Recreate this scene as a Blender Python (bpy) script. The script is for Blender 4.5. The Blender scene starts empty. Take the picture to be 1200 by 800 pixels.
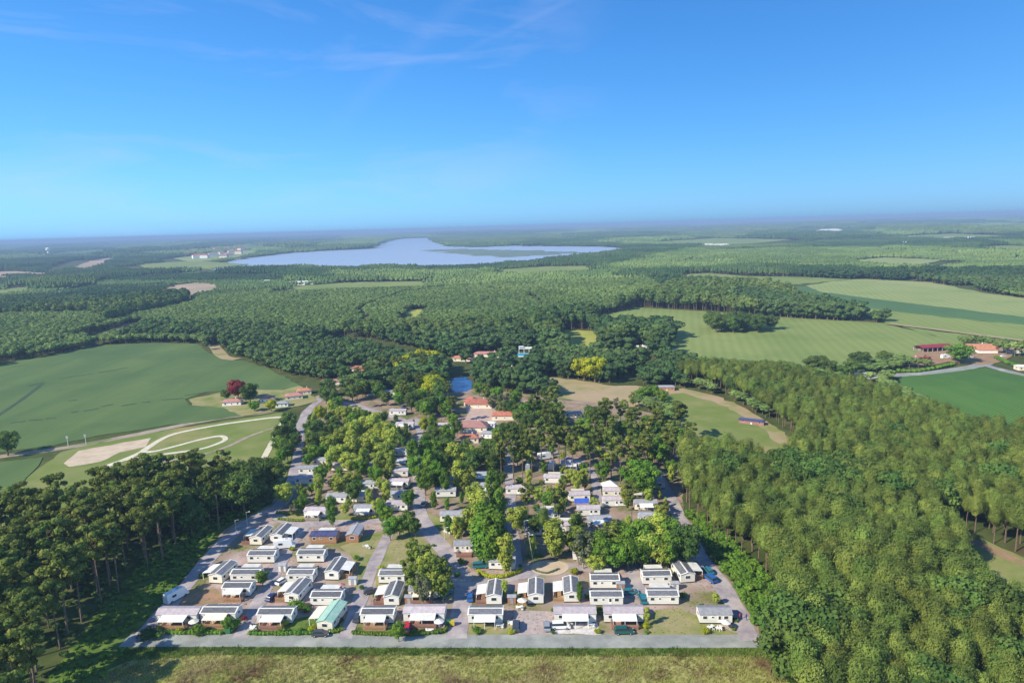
import bpy, bmesh, math, random
import numpy as np
from mathutils import Vector, Matrix, noise
random.seed(7); rng = np.random.default_rng(7)
S = bpy.context.scene
C = S.collection

# ------------------------------------------------------------------ camera
CAM_H = 100.0
ROLL = math.radians(1.66)
PITCH = math.atan(135.5*math.cos(ROLL)/800)
cr_, sr_, cp_, sp_ = math.cos(ROLL), math.sin(ROLL), math.cos(PITCH), math.sin(PITCH)
def G(px, py, z=0.0):
    """ground position (x, y) seen at a place of the 1200 x 800 photograph, at height z"""
    a = px-600; b = 400-py
    dx = a*cr_+b*sr_; k = -a*sr_+b*cr_
    dy = 800*cp_+k*sp_; dz = -800*sp_+k*cp_
    t = (z-CAM_H)/dz
    return (dx*t, dy*t)
def proj(x, y, z):
    z = z-CAM_H
    f = y*cp_-z*sp_; k = y*sp_+z*cp_
    a = (x*cr_-k*sr_)/f*800; b = (x*sr_+k*cr_)/f*800
    return 600+a, 400-b
cam_d = bpy.data.cameras.new('camera'); cam = bpy.data.objects.new('camera', cam_d); C.objects.link(cam)
X = Vector((1, 0, 0)); U0 = Vector((0, sp_, cp_)); Fw = Vector((0, cp_, -sp_))
r = cr_*X - sr_*U0; u = sr_*X + cr_*U0
cam.matrix_world = Matrix(((r.x, u.x, -Fw.x, 0), (r.y, u.y, -Fw.y, 0), (r.z, u.z, -Fw.z, CAM_H), (0, 0, 0, 1)))
cam_d.sensor_width = 36; cam_d.lens = 24; cam_d.clip_end = 90000; cam_d.clip_start = 0.5
S.camera = cam
S.render.resolution_x = 1024; S.render.resolution_y = 682

# ------------------------------------------------------------------ sky and sun
SUN_EL = math.radians(36); SUN_AZ = math.radians(238)      # compass style: 0 = +Y, 90 = +X ; sun behind the camera, to the left
w = bpy.data.worlds.new('World'); S.world = w; w.use_nodes = True
nt = w.node_tree; nt.nodes.clear()
def N(nt, t, **kw):
    n = nt.nodes.new(t)
    for k, v in kw.items(): setattr(n, k, v)
    return n
out = N(nt, 'ShaderNodeOutputWorld'); bg = N(nt, 'ShaderNodeBackground'); bg.inputs[1].default_value = 0.13
sky = N(nt, 'ShaderNodeTexSky', sky_type='NISHITA', sun_disc=False)
sky.sun_elevation = SUN_EL; sky.sun_rotation = -SUN_AZ % (2*math.pi); sky.altitude = 0; sky.air_density = 0.56; sky.dust_density = 0.8; sky.ozone_density = 9
hs = N(nt, 'ShaderNodeHueSaturation'); hs.inputs['Saturation'].default_value = 1.06; hs.inputs['Value'].default_value = 1.0; hs.inputs['Hue'].default_value = 0.5
def vm(op, a, b):
    n = N(nt, 'ShaderNodeVectorMath', operation=op)
    for i, q in enumerate((a, b)):
        if isinstance(q, tuple): n.inputs[i].default_value = q
        else: nt.links.new(q, n.inputs[i])
    return n.outputs[0]
# a soft shoulder over the whole sky keeps the horizon from burning out, as the camera did
soft = vm('DIVIDE', sky.outputs[0], vm('ADD', sky.outputs[0], (6.0, 6.0, 6.0)))
nt.links.new(vm('MULTIPLY', soft, (6.0*0.96, 6.0*1.36, 6.0*1.68)), hs.inputs['Color'])
# thin cirrus: stretched noise on the view direction
tc = N(nt, 'ShaderNodeTexCoord'); mp = N(nt, 'ShaderNodeMapping'); mp.inputs['Rotation'].default_value = (0.25, 0.62, 0.3); mp.inputs['Scale'].default_value = (1.6, 1.6, 6.5)
nz = N(nt, 'ShaderNodeTexNoise'); nz.inputs['Scale'].default_value = 2.1; nz.inputs['Detail'].default_value = 9; nz.inputs['Roughness'].default_value = 0.58; nz.inputs['Distortion'].default_value = 0.5
rp = N(nt, 'ShaderNodeValToRGB'); rp.color_ramp.elements[0].position = 0.49; rp.color_ramp.elements[1].position = 0.83
nt.links.new(tc.outputs['Generated'], mp.inputs[0]); nt.links.new(mp.outputs[0], nz.inputs[0]); nt.links.new(nz.outputs[0], rp.inputs[0])
mx = N(nt, 'ShaderNodeMixRGB'); mx.inputs[2].default_value = (2.9, 3.1, 4.5, 1)
ml = N(nt, 'ShaderNodeMath', operation='MULTIPLY'); ml.inputs[1].default_value = 0.2
# the cirrus stands in the upper left of the sky, with two old vapour trails
def view_dir(px, py):
    a = px-600; b = 400-py; dx = a*cr_+b*sr_; k = -a*sr_+b*cr_
    return Vector((dx, 800*cp_+k*sp_, -800*sp_+k*cp_)).normalized()
def near_dir(px, py, lo, hi):
    d = N(nt, 'ShaderNodeVectorMath', operation='DOT_PRODUCT'); d.inputs[1].default_value = view_dir(px, py); nt.links.new(tc.outputs['Generated'], d.inputs[0])
    m = N(nt, 'ShaderNodeMapRange', interpolation_type='SMOOTHSTEP'); m.inputs[1].default_value = math.cos(math.radians(lo)); m.inputs[2].default_value = math.cos(math.radians(hi)); nt.links.new(d.outputs['Value'], m.inputs[0]); return m.outputs[0]
def mul(a, b, op='MULTIPLY'):
    m = N(nt, 'ShaderNodeMath', operation=op); m.use_clamp = True
    for i, q in enumerate((a, b)):
        if isinstance(q, float): m.inputs[i].default_value = q
        else: nt.links.new(q, m.inputs[i])
    return m.outputs[0]
veil = mul(near_dir(380, 40, 24, 6), mul(near_dir(-40, 200, 17, 3), 1.0), 'ADD')
def trail(p, q, wdt):
    d = N(nt, 'ShaderNodeVectorMath', operation='DOT_PRODUCT'); d.inputs[1].default_value = view_dir(*p).cross(view_dir(*q)).normalized()
    nt.links.new(tc.outputs['Generated'], d.inputs[0]); a = N(nt, 'ShaderNodeMath', operation='ABSOLUTE'); nt.links.new(d.outputs['Value'], a.inputs[0])
    m = N(nt, 'ShaderNodeMapRange', interpolation_type='SMOOTHSTEP'); m.inputs[1].default_value = wdt; m.inputs[2].default_value = 0; nt.links.new(a.outputs[0], m.inputs[0])
    n2 = N(nt, 'ShaderNodeTexNoise'); n2.inputs['Scale'].default_value = 30; n2.inputs['Detail'].default_value = 6; nt.links.new(tc.outputs['Generated'], n2.inputs[0])
    return mul(mul(m.outputs[0], n2.outputs[0]), near_dir((p[0]+q[0])/2, (p[1]+q[1])/2, 11, 2))
trails = mul(mul(trail((590, 38), (668, 0), .007), trail((430, 110), (540, 2), .022), 'ADD'), .085)
nt.links.new(rp.outputs[0], ml.inputs[0]); nt.links.new(mul(mul(mul(ml.outputs[0], 1.9), veil), trails, 'ADD'), mx.inputs[0]); nt.links.new(hs.outputs[0], mx.inputs[1])
nt.links.new(mx.outputs[0], bg.inputs[0]); nt.links.new(bg.outputs[0], out.inputs[0])
sd = bpy.data.lights.new('sun', 'SUN'); sd.energy = 4.3; sd.angle = math.radians(0.5); sd.color = (1, 0.92, 0.75)
sun = bpy.data.objects.new('sun', sd); C.objects.link(sun)
sv = Vector((math.sin(SUN_AZ)*math.cos(SUN_EL), math.cos(SUN_AZ)*math.cos(SUN_EL), math.sin(SUN_EL)))
sun.rotation_euler = sv.to_track_quat('Z', 'Y').to_euler(); sun.location = (0, 0, 300)
S.view_settings.view_transform = 'Standard'; S.view_settings.look = 'None'; S.view_settings.gamma = 1; S.view_settings.exposure = 0.86
S.cycles.max_bounces = 6; S.cycles.diffuse_bounces = 3; S.cycles.glossy_bounces = 2; S.cycles.transmission_bounces = 3; S.cycles.volume_bounces = 0; S.cycles.transparent_max_bounces = 4

# ------------------------------------------------------------------ materials
MATS = {}
def mat(name, col, col2=None, scale=1.0, rough=0.8, obj_rand=0.0, spec=0.3, detail=4, bump=0.0, world=False, col3=None, scale3=0.02, metallic=0, trans=0.0, c3lo=.45, c3hi=.62, c2lo=.4, c2hi=.62, stretch=None, rot=0):
    if name in MATS: return MATS[name]
    m = bpy.data.materials.new(name); m.use_nodes = True; nt = m.node_tree; nt.nodes.clear()
    o = N(nt, 'ShaderNodeOutputMaterial'); p = N(nt, 'ShaderNodeBsdfPrincipled')
    p.inputs['Roughness'].default_value = rough; p.inputs['Specular IOR Level'].default_value = spec; p.inputs['Metallic'].default_value = metallic
    nt.links.new(p.outputs[0], o.inputs[0])
    c = N(nt, 'ShaderNodeRGB'); c.outputs[0].default_value = (*col, 1); cur = c.outputs[0]
    if world: g = N(nt, 'ShaderNodeNewGeometry'); vec = g.outputs['Position']
    else: g = N(nt, 'ShaderNodeTexCoord'); vec = g.outputs['Object']
    vec2 = vec
    if stretch:
        mpp = N(nt, 'ShaderNodeMapping'); mpp.inputs['Rotation'].default_value = (0, 0, rot); mpp.inputs['Scale'].default_value = stretch
        nt.links.new(vec, mpp.inputs[0]); vec2 = mpp.outputs[0]
    def noise_mix(cur, c2, sc, lo, hi, vec, det=detail):
        n = N(nt, 'ShaderNodeTexNoise'); n.inputs['Scale'].default_value = sc; n.inputs['Detail'].default_value = det; n.inputs['Roughness'].default_value = 0.62
        nt.links.new(vec, n.inputs['Vector'])
        rr = N(nt, 'ShaderNodeMapRange'); rr.inputs[1].default_value = lo; rr.inputs[2].default_value = hi
        nt.links.new(n.outputs[0], rr.inputs[0])
        x = N(nt, 'ShaderNodeMixRGB'); x.inputs[2].default_value = (*c2, 1); nt.links.new(rr.outputs[0], x.inputs[0]); nt.links.new(cur, x.inputs[1])
        return x.outputs[0], n
    nn = None
    if col2: cur, nn = noise_mix(cur, col2, scale, c2lo, c2hi, vec2)
    if col3: cur, _ = noise_mix(cur, col3, scale3, c3lo, c3hi, vec)
    if obj_rand:
        oi = N(nt, 'ShaderNodeObjectInfo'); mr = N(nt, 'ShaderNodeMapRange'); mr.inputs[3].default_value = 1-obj_rand; mr.inputs[4].default_value = 1+obj_rand
        nt.links.new(oi.outputs['Random'], mr.inputs[0])
        h = N(nt, 'ShaderNodeHueSaturation'); nt.links.new(cur, h.inputs['Color']); nt.links.new(mr.outputs[0], h.inputs['Value'])
        m2 = N(nt, 'ShaderNodeMath', operation='MULTIPLY'); m2.inputs[1].default_value = 37.7; fr = N(nt, 'ShaderNodeMath', operation='FRACT')
        nt.links.new(oi.outputs['Random'], m2.inputs[0]); nt.links.new(m2.outputs[0], fr.inputs[0])
        m3 = N(nt, 'ShaderNodeMapRange'); m3.inputs[3].default_value = 0.5-obj_rand*.07; m3.inputs[4].default_value = 0.5+obj_rand*.05
        nt.links.new(fr.outputs[0], m3.inputs[0]); nt.links.new(m3.outputs[0], h.inputs['Hue']); cur = h.outputs[0]
    nt.links.new(cur, p.inputs['Base Color'])
    if bump and nn:
        b = N(nt, 'ShaderNodeBump'); b.inputs['Strength'].default_value = bump; nt.links.new(nn.outputs[0], b.inputs['Height']); nt.links.new(b.outputs[0], p.inputs['Normal'])
    if trans:
        t = N(nt, 'ShaderNodeBsdfTranslucent'); nt.links.new(cur, t.inputs[0]); ms = N(nt, 'ShaderNodeMixShader'); ms.inputs[0].default_value = trans
        nt.links.new(p.outputs[0], ms.inputs[1]); nt.links.new(t.outputs[0], ms.inputs[2]); nt.links.new(ms.outputs[0], o.inputs[0])
    MATS[name] = m; return m

leafmat = lambda n, a, b, s=.35, ob=.28: mat(n, a, b, scale=s, rough=.75, obj_rand=ob, spec=.12, detail=2, trans=.3)
M_PINE = leafmat('needles_dark_pine', (.085, .13, .026), (.19, .225, .045))
M_PLANT = leafmat('needles_olive_pine', (.122, .178, .036), (.205, .268, .056))
M_OAK = leafmat('leaves_dark_oak', (.06, .125, .028), (.13, .2, .042))
M_BRIGHT = leafmat('leaves_bright', (.25, .33, .045), (.38, .43, .08), ob=.2)
M_GREEN = leafmat('leaves_fresh_green', (.09, .19, .022), (.16, .28, .035), ob=.22)
M_OLIVE = leafmat('leaves_olive_birch', (.13, .19, .025), (.21, .27, .045), ob=.2)
M_YEL = leafmat('leaves_yellow_green', (.3, .34, .012), (.4, .42, .03), ob=.12)
M_RED = leafmat('leaves_copper_red', (.22, .03, .035), (.32, .06, .05), ob=.1)
M_GREY = leafmat('leaves_grey_green', (.12, .14, .07), (.2, .21, .11), ob=.2)
def farleaf(n, a, b, c):   # woodland seen from afar: stands differ in tone over hundreds of metres
    return mat(n, a, b, scale=.006, rough=.85, obj_rand=.22, spec=.1, detail=3, world=True, col3=c, scale3=.0021, c3lo=.5, c3hi=.56, trans=.15, c2lo=.42, c2hi=.58)
M_FPINE = farleaf('needles_mid_woodland', (.095, .155, .04), (.135, .19, .05), (.07, .125, .036))
M_FYOUNG = farleaf('needles_young_woodland', (.14, .215, .058), (.185, .265, .075), (.115, .185, .052))
M_FOAK = farleaf('leaves_mid_woodland', (.055, .11, .034), (.085, .14, .042), (.042, .088, .03))
M_BARK = mat('bark_pine', (.13, .085, .06), (.22, .16, .12), scale=2.5, rough=.95, spec=.1)
M_BARK2 = mat('bark_pale', (.25, .22, .17), (.4, .36, .3), scale=2.5, rough=.95, spec=.1)
WHITE = mat('white_sheet', (.72, .71, .66), (.6, .59, .55), scale=.7, rough=.5, obj_rand=.06)
CREAM = mat('cream_cladding', (.7, .66, .55), (.62, .58, .48), scale=.8, rough=.6, obj_rand=.07)
WALLW = mat('white_cladding', (.7, .69, .65), (.6, .59, .55), scale=1.1, rough=.55, obj_rand=.06, stretch=(.3, .3, 6))
DARKR = mat('dark_grey_roof_sheet', (.11, .115, .13), (.17, .17, .19), scale=1.4, rough=.55, obj_rand=.25)
GREYR = mat('grey_roof_sheet', (.24, .25, .28), (.32, .32, .35), scale=1.2, rough=.6, obj_rand=.12)
MAUVER = mat('mauve_roof_sheet', (.36, .31, .34), (.45, .4, .42), scale=1.2, rough=.6, obj_rand=.08)
NAVYR = mat('navy_roof_sheet', (.045, .05, .13), (.07, .08, .17), scale=1.2, rough=.5)
GREENR = mat('green_roof_sheet', (.27, .46, .36), (.36, .54, .44), scale=1.0, rough=.5)
WOOD = mat('timber_cladding', (.38, .2, .11), (.28, .14, .08), scale=1.3, rough=.8, obj_rand=.15, stretch=(.4, .4, 7))
DECKO = mat('orange_deck_boards', (.36, .22, .12), (.27, .16, .09), scale=2, rough=.8, stretch=(.6, 7, 1), obj_rand=.15)
DECKR = mat('red_brown_deck_boards', (.3, .16, .12), (.23, .12, .09), scale=2, rough=.8, stretch=(.6, 7, 1), obj_rand=.15)
DECKG = mat('grey_deck_boards', (.3, .26, .22), (.22, .19, .16), scale=2, rough=.8, stretch=(.6, 7, 1), obj_rand=.15)
GLASS = mat('window_glass', (.03, .04, .05), rough=.08, spec=.8)
FRAME = mat('window_frame_white', (.8, .8, .78), rough=.4)
TILE = mat('terracotta_tiles', (.4, .15, .1), (.3, .11, .08), scale=.6, rough=.85, obj_rand=.12)
TILEP = mat('pink_tiles', (.44, .21, .18), (.34, .16, .14), scale=.6, rough=.85)
TILEO = mat('orange_tiles', (.46, .21, .13), (.36, .16, .1), scale=.6, rough=.85)
TILEM = mat('mauve_tiles', (.33, .17, .15), (.27, .14, .13), scale=.6, rough=.85)
TILED = mat('dark_red_roof', (.27, .03, .05), (.2, .025, .04), scale=.6, rough=.7)
RENDER_ = mat('rendered_wall', (.72, .66, .54), (.62, .56, .45), scale=.8, rough=.9)
RENDW = mat('white_rendered_wall', (.8, .78, .74), (.7, .68, .64), scale=.8, rough=.9)
GALV = mat('galvanised_pole', (.6, .6, .6), rough=.4, metallic=.3)
RUBBER = mat('tyre_rubber', (.02, .02, .02), rough=.9)
TARP = mat('blue_tarpaulin', (.04, .09, .45), (.07, .14, .55), scale=1, rough=.5)
def carpaint(n, c): return mat('paint_'+n, c, rough=.25, spec=.6)

# ground materials
M_GROUND = mat('woodland_floor', (.05, .068, .02), (.09, .105, .035), scale=.09, rough=.95, spec=.05, world=True, detail=8, col3=(.095, .065, .035), scale3=.03, c3lo=.56, c3hi=.66)
M_SCRUBG = mat('scrub_ground', (.07, .12, .022), (.13, .18, .04), scale=.35, rough=.95, spec=.05, world=True, detail=8, col3=(.05, .075, .02), scale3=.08, c3lo=.5, c3hi=.6)
M_CAMPG = mat('campsite_earth', (.3, .21, .18), (.42, .335, .31), scale=.22, rough=.95, spec=.05, world=True, detail=9, col3=(.17, .165, .06), scale3=.055, c3lo=.47, c3hi=.6)
M_UNDERT = mat('campsite_wooded_earth', (.24, .17, .12), (.32, .24, .19), scale=.2, rough=.95, spec=.05, world=True, detail=9, col3=(.1, .13, .035), scale3=.08, c3lo=.5, c3hi=.62)  # brown earth with patches of grass, the ground's own colour under the camp trees
M_LANE = mat('lane_asphalt', (.33, .29, .305), (.25, .215, .225), scale=.35, rough=.9, spec=.15, world=True, detail=9, col3=(.42, .37, .34), scale3=.16, c3lo=.46, c3hi=.66)
M_ROAD = mat('pale_road_surface', (.265, .275, .255), (.21, .22, .2), scale=.3, rough=.9, spec=.15, world=True, detail=9, col3=(.36, .365, .33), scale3=.1, c3lo=.5, c3hi=.7)
M_DIRT = mat('dirt_track', (.34, .29, .22), (.27, .22, .17), scale=.15, rough=.95, spec=.05, world=True, detail=8, col3=(.17, .19, .08), scale3=.06, c3lo=.55, c3hi=.65)
M_SAND = mat('pale_sand', (.52, .43, .32), (.43, .34, .25), scale=.15, rough=.95, spec=.05, world=True, detail=8)
M_PATH = mat('white_path_gravel', (.6, .56, .44), (.5, .46, .35), scale=.4, rough=.95, world=True, spec=.05)
M_MEADOW = mat('dry_meadow', (.24, .26, .06), (.34, .32, .13), scale=.28, rough=.95, spec=.05, world=True, detail=10, col3=(.17, .12, .06), scale3=.1, c3lo=.47, c3hi=.6, stretch=(.35, 1, 1))
M_LAWN = mat('dry_lawn', (.24, .235, .09), (.3, .255, .14), scale=.2, rough=.95, spec=.05, world=True, detail=9, col3=(.15, .19, .045), scale3=.07, c3lo=.47, c3hi=.62)
M_GRASS = mat('green_grass', (.14, .185, .045), (.19, .21, .075), scale=.05, rough=.95, spec=.05, world=True, detail=8, col3=(.25, .23, .09), scale3=.025, c3lo=.54, c3hi=.68)
M_TAN = mat('tan_clearing', (.3, .25, .14), (.36, .27, .17), scale=.05, rough=.95, spec=.05, world=True, detail=8, col3=(.2, .22, .07), scale3=.02, c3lo=.52, c3hi=.62)
M_BROWN = mat('brown_track', (.33, .2, .13), (.24, .17, .1), scale=.2, rough=.95, spec=.05, world=True, detail=8, col3=(.2, .2, .07), scale3=.08, c3lo=.55, c3hi=.65)
M_BEACH = mat('far_bare_ground', (.4, .3, .22), (.3, .24, .17), scale=.01, rough=.95, spec=.05, world=True, detail=6)
def crop(n, a, b, c, ang, sc=1.0, lo=.93):
    m = mat(n, a, b, scale=.02*sc, rough=.9, spec=.08, world=True, detail=9, col3=c, scale3=.011, c3lo=.48, c3hi=.68, stretch=(1, .12, 1), rot=ang)
    nt = m.node_tree; p = [x for x in nt.nodes if x.type == 'BSDF_PRINCIPLED'][0]
    cur = p.inputs['Base Color'].links[0].from_socket
    g = N(nt, 'ShaderNodeNewGeometry'); mpp = N(nt, 'ShaderNodeMapping'); mpp.inputs['Rotation'].default_value = (0, 0, ang)
    wv = N(nt, 'ShaderNodeTexWave'); wv.inputs['Scale'].default_value = .06*sc; wv.inputs['Distortion'].default_value = 1.2; wv.inputs['Detail'].default_value = 2; wv.bands_direction = 'X'
    nt.links.new(g.outputs['Position'], mpp.inputs[0]); nt.links.new(mpp.outputs[0], wv.inputs[0])
    mr = N(nt, 'ShaderNodeMapRange'); mr.inputs[3].default_value = lo; mr.inputs[4].default_value = 1.03; nt.links.new(wv.outputs[1], mr.inputs[0])
    h = N(nt, 'ShaderNodeHueSaturation'); nt.links.new(mr.outputs[0], h.inputs['Value']); nt.links.new(cur, h.inputs['Color']); nt.links.new(h.outputs[0], p.inputs['Base Color'])
    return m
M_CROPD = crop('crop_dark_green', (.085, .14, .048), (.115, .17, .056), (.07, .12, .043), .5, 1.6, .85)
M_CROPL = crop('crop_light_green', (.18, .23, .066), (.215, .255, .08), (.145, .2, .055), .25, .7)
M_CROPY = crop('crop_dry_green', (.235, .28, .1), (.275, .3, .125), (.19, .25, .08), .35, .7)
M_CROPM = crop('crop_mid_green', (.075, .165, .035), (.095, .19, .04), (.06, .135, .034), .9, 3.2, .72)
M_CROPX = crop('crop_deep_green', (.075, .14, .055), (.09, .165, .06), (.065, .13, .05), .25, .7)
M_YFIELD = mat('yellow_meadow', (.34, .34, .08), (.27, .3, .07), scale=.05, rough=.95, spec=.05, world=True)
def water(n, col, rough, bs):
    m = mat(n, col, rough=rough, spec=.5); nt = m.node_tree; p = [x for x in nt.nodes if x.type == 'BSDF_PRINCIPLED'][0]
    g = N(nt, 'ShaderNodeNewGeometry'); nz = N(nt, 'ShaderNodeTexNoise'); nz.inputs['Scale'].default_value = bs; nz.inputs['Detail'].default_value = 5
    b = N(nt, 'ShaderNodeBump'); b.inputs['Strength'].default_value = .12; b.inputs['Distance'].default_value = .2
    nt.links.new(g.outputs['Position'], nz.inputs['Vector']); nt.links.new(nz.outputs[0], b.inputs['Height']); nt.links.new(b.outputs[0], p.inputs['Normal'])
    return m
M_LAKE = water('lake_water', (.34, .4, .5), .35, .02)
M_POND = water('pond_water', (.02, .07, .2), .06, .4)
M_POOL = mat('pool_water', (.03, .3, .5), (.06, .4, .6), scale=.5, rough=.1, world=True)

# ------------------------------------------------------------------ mesh helpers
class MB:
    def __init__(s): s.v = []; s.f = []; s.m = []; s.mats = []
    def mi(s, m):
        if m not in s.mats: s.mats.append(m)
        return s.mats.index(m)
    def add(s, vs, fs, m):
        o = len(s.v); i = s.mi(m); s.v += [tuple(v) for v in vs]; s.f += [tuple(o+k for k in f) for f in fs]; s.m += [i]*len(fs)
    def box(s, x0, x1, y0, y1, z0, z1, m):
        s.add([(x, y, z) for z in (z0, z1) for x, y in ((x0, y0), (x1, y0), (x1, y1), (x0, y1))],
              [(3, 2, 1, 0), (4, 5, 6, 7), (0, 1, 5, 4), (1, 2, 6, 5), (2, 3, 7, 6), (3, 0, 4, 7)], m)
    def tube(s, pts, rads, m, n=6):
        rings = []
        for i, p in enumerate(pts):
            p = Vector(p); d = (Vector(pts[min(i+1, len(pts)-1)])-Vector(pts[max(i-1, 0)])).normalized()
            a = d.cross(Vector((0, 1, 0)) if abs(d.y) < .9 else Vector((1, 0, 0))).normalized(); b = d.cross(a)
            rings.append([p+(a*math.cos(t)+b*math.sin(t))*rads[i] for t in [2*math.pi*k/n for k in range(n)]])
        vs = [v for q in rings for v in q]; fs = []
        for i in range(len(pts)-1):
            for k in range(n):
                fs.append((i*n+k, i*n+(k+1) % n, (i+1)*n+(k+1) % n, (i+1)*n+k))
        fs.append(tuple(range((len(pts)-1)*n, len(pts)*n))); fs.append(tuple(range(n-1, -1, -1)))
        s.add(vs, fs, m)
    def prism(s, prof, x0, x1, m, axis='x'):
        """profile of (a, z) extruded between x0 and x1"""
        n = len(prof)
        f = (lambda x, a, z: (x, a, z)) if axis == 'x' else (lambda x, a, z: (a, x, z))
        vs = [f(x0, a, z) for a, z in prof]+[f(x1, a, z) for a, z in prof]
        fs = [(i, (i+1) % n, n+(i+1) % n, n+i) for i in range(n)]+[tuple(range(n-1, -1, -1)), tuple(range(n, 2*n))]
        s.add(vs, fs, m)
    def mesh(s, name, smooth=False):
        me = bpy.data.meshes.new(name); me.from_pydata(s.v, [], s.f)
        for m in s.mats: me.materials.append(m)
        me.polygons.foreach_set('material_index', s.m)
        if smooth: me.polygons.foreach_set('use_smooth', [True]*len(s.f))
        me.update(); return me
    def obj(s, name, parent=None, smooth=False):
        o = bpy.data.objects.new(name, s.mesh(name, smooth)); C.objects.link(o); o.parent = parent; return o
def tag(o, label=None, cat=None, group=None, kind=None):
    if label: o['label'] = label
    if cat: o['category'] = cat
    if group: o['group'] = group
    if kind: o['kind'] = kind
    return o
def empty(name, loc, rz=0, **kw):
    o = bpy.data.objects.new(name, None); C.objects.link(o); o.location = loc; o.rotation_euler = (0, 0, rz); o.empty_display_size = .5
    return tag(o, **kw)
def link(me, name, parent=None, loc=None, rz=0, sc=None):
    o = bpy.data.objects.new(name, me); C.objects.link(o); o.parent = parent
    if loc: o.location = loc
    if rz: o.rotation_euler = (0, 0, rz)
    if sc: o.scale = sc
    return o
def copy_tree(o, parent=None):
    c = o.copy(); C.objects.link(c); c.parent = parent
    for ch in list(o.children): copy_tree(ch, c)
    return c
def W(pts): return [G(*p) for p in pts]
def rough_poly(P, amp=.35, step=3.0, seed=0):
    """resample a polygon's outline and let it wander a little, as a worn edge does"""
    o = []
    for i in range(len(P)):
        a = Vector(P[i]); b = Vector(P[(i+1) % len(P)]); L = (b-a).length
        st = max(step, (a.length+b.length)*.5*.012); n = max(1, int(L/st)); n = min(n, 70)
        nrm = Vector((-(b-a).y, (b-a).x))/max(L, 1e-6)
        for k in range(n):
            p = a.lerp(b, k/n); q = noise.noise(Vector((p.x*.2, p.y*.2, seed)))*amp*max(1, a.length/250)
            o.append(p+nrm*q*1.6)
    return o
ZL = [0]
def sheet(name, pts, z, m, amp=.7, step=1.6, world=False, kind='structure', thick=0):
    P = rough_poly([Vector(p) for p in (pts if world else W(pts))], amp, step, len(name))
    n = len(P); vs = [(p.x, p.y, z) for p in P]; fs = [tuple(range(n))]
    b = MB()
    if thick:
        vs += [(p.x, p.y, z-thick) for p in P]; fs += [(i, n+i, n+(i+1) % n, (i+1) % n) for i in range(n)]
    # orient upwards
    A = sum(P[i].x*P[(i+1) % n].y-P[(i+1) % n].x*P[i].y for i in range(n))
    if A < 0: fs[0] = tuple(reversed(fs[0]))
    b.add(vs, fs, m); o = b.obj(name); o['kind'] = kind; return o
def catmull(P, n=6):
    if len(P) < 3: return [Vector(P[0]).lerp(Vector(P[-1]), i/6) for i in range(7)]
    Q = [P[0]]+list(P)+[P[-1]]; o = []
    for i in range(1, len(Q)-2):
        for k in range(n):
            t = k/n; a, b, c, d = (Vector(q) for q in Q[i-1:i+3])
            o.append(.5*((2*b)+(c-a)*t+(2*a-5*b+4*c-d)*t*t+(3*b-a-3*c+d)*t**3))
    o.append(Vector(P[-1])); return o
ROADS = []
def road(name, pts, wd, z, m, smooth=True, amp=.18, kind='structure', keep=True, world=False):
    P = [Vector(p) for p in (pts if world else W(pts))]
    if smooth: P = catmull(P)
    L = []; R = []
    for i, p in enumerate(P):
        d = (P[min(i+1, len(P)-1)]-P[max(i-1, 0)]).normalized(); nn = Vector((-d.y, d.x))
        wv = wd/2*(1+amp*1.5*noise.noise(Vector((p.x*.13, p.y*.13, wd))))
        L.append(p+nn*wv); R.append(p-nn*wv)
    b = MB(); n = len(P); b.add([(q.x, q.y, z) for q in L]+[(q.x, q.y, z) for q in R], [(n+i, n+i+1, i+1, i) for i in range(n-1)], m)
    o = b.obj(name); o['kind'] = kind
    if keep: ROADS.append((P, wd/2))
    return o

# ------------------------------------------------------------------ terrain
gb = MB(); e = 60000
gb.add([(-e, -2000, 0), (e, -2000, 0), (e, e, 0), (-e, e, 0)], [(0, 1, 2, 3)], M_GROUND); gb.obj('ground')['kind'] = 'structure'

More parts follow.
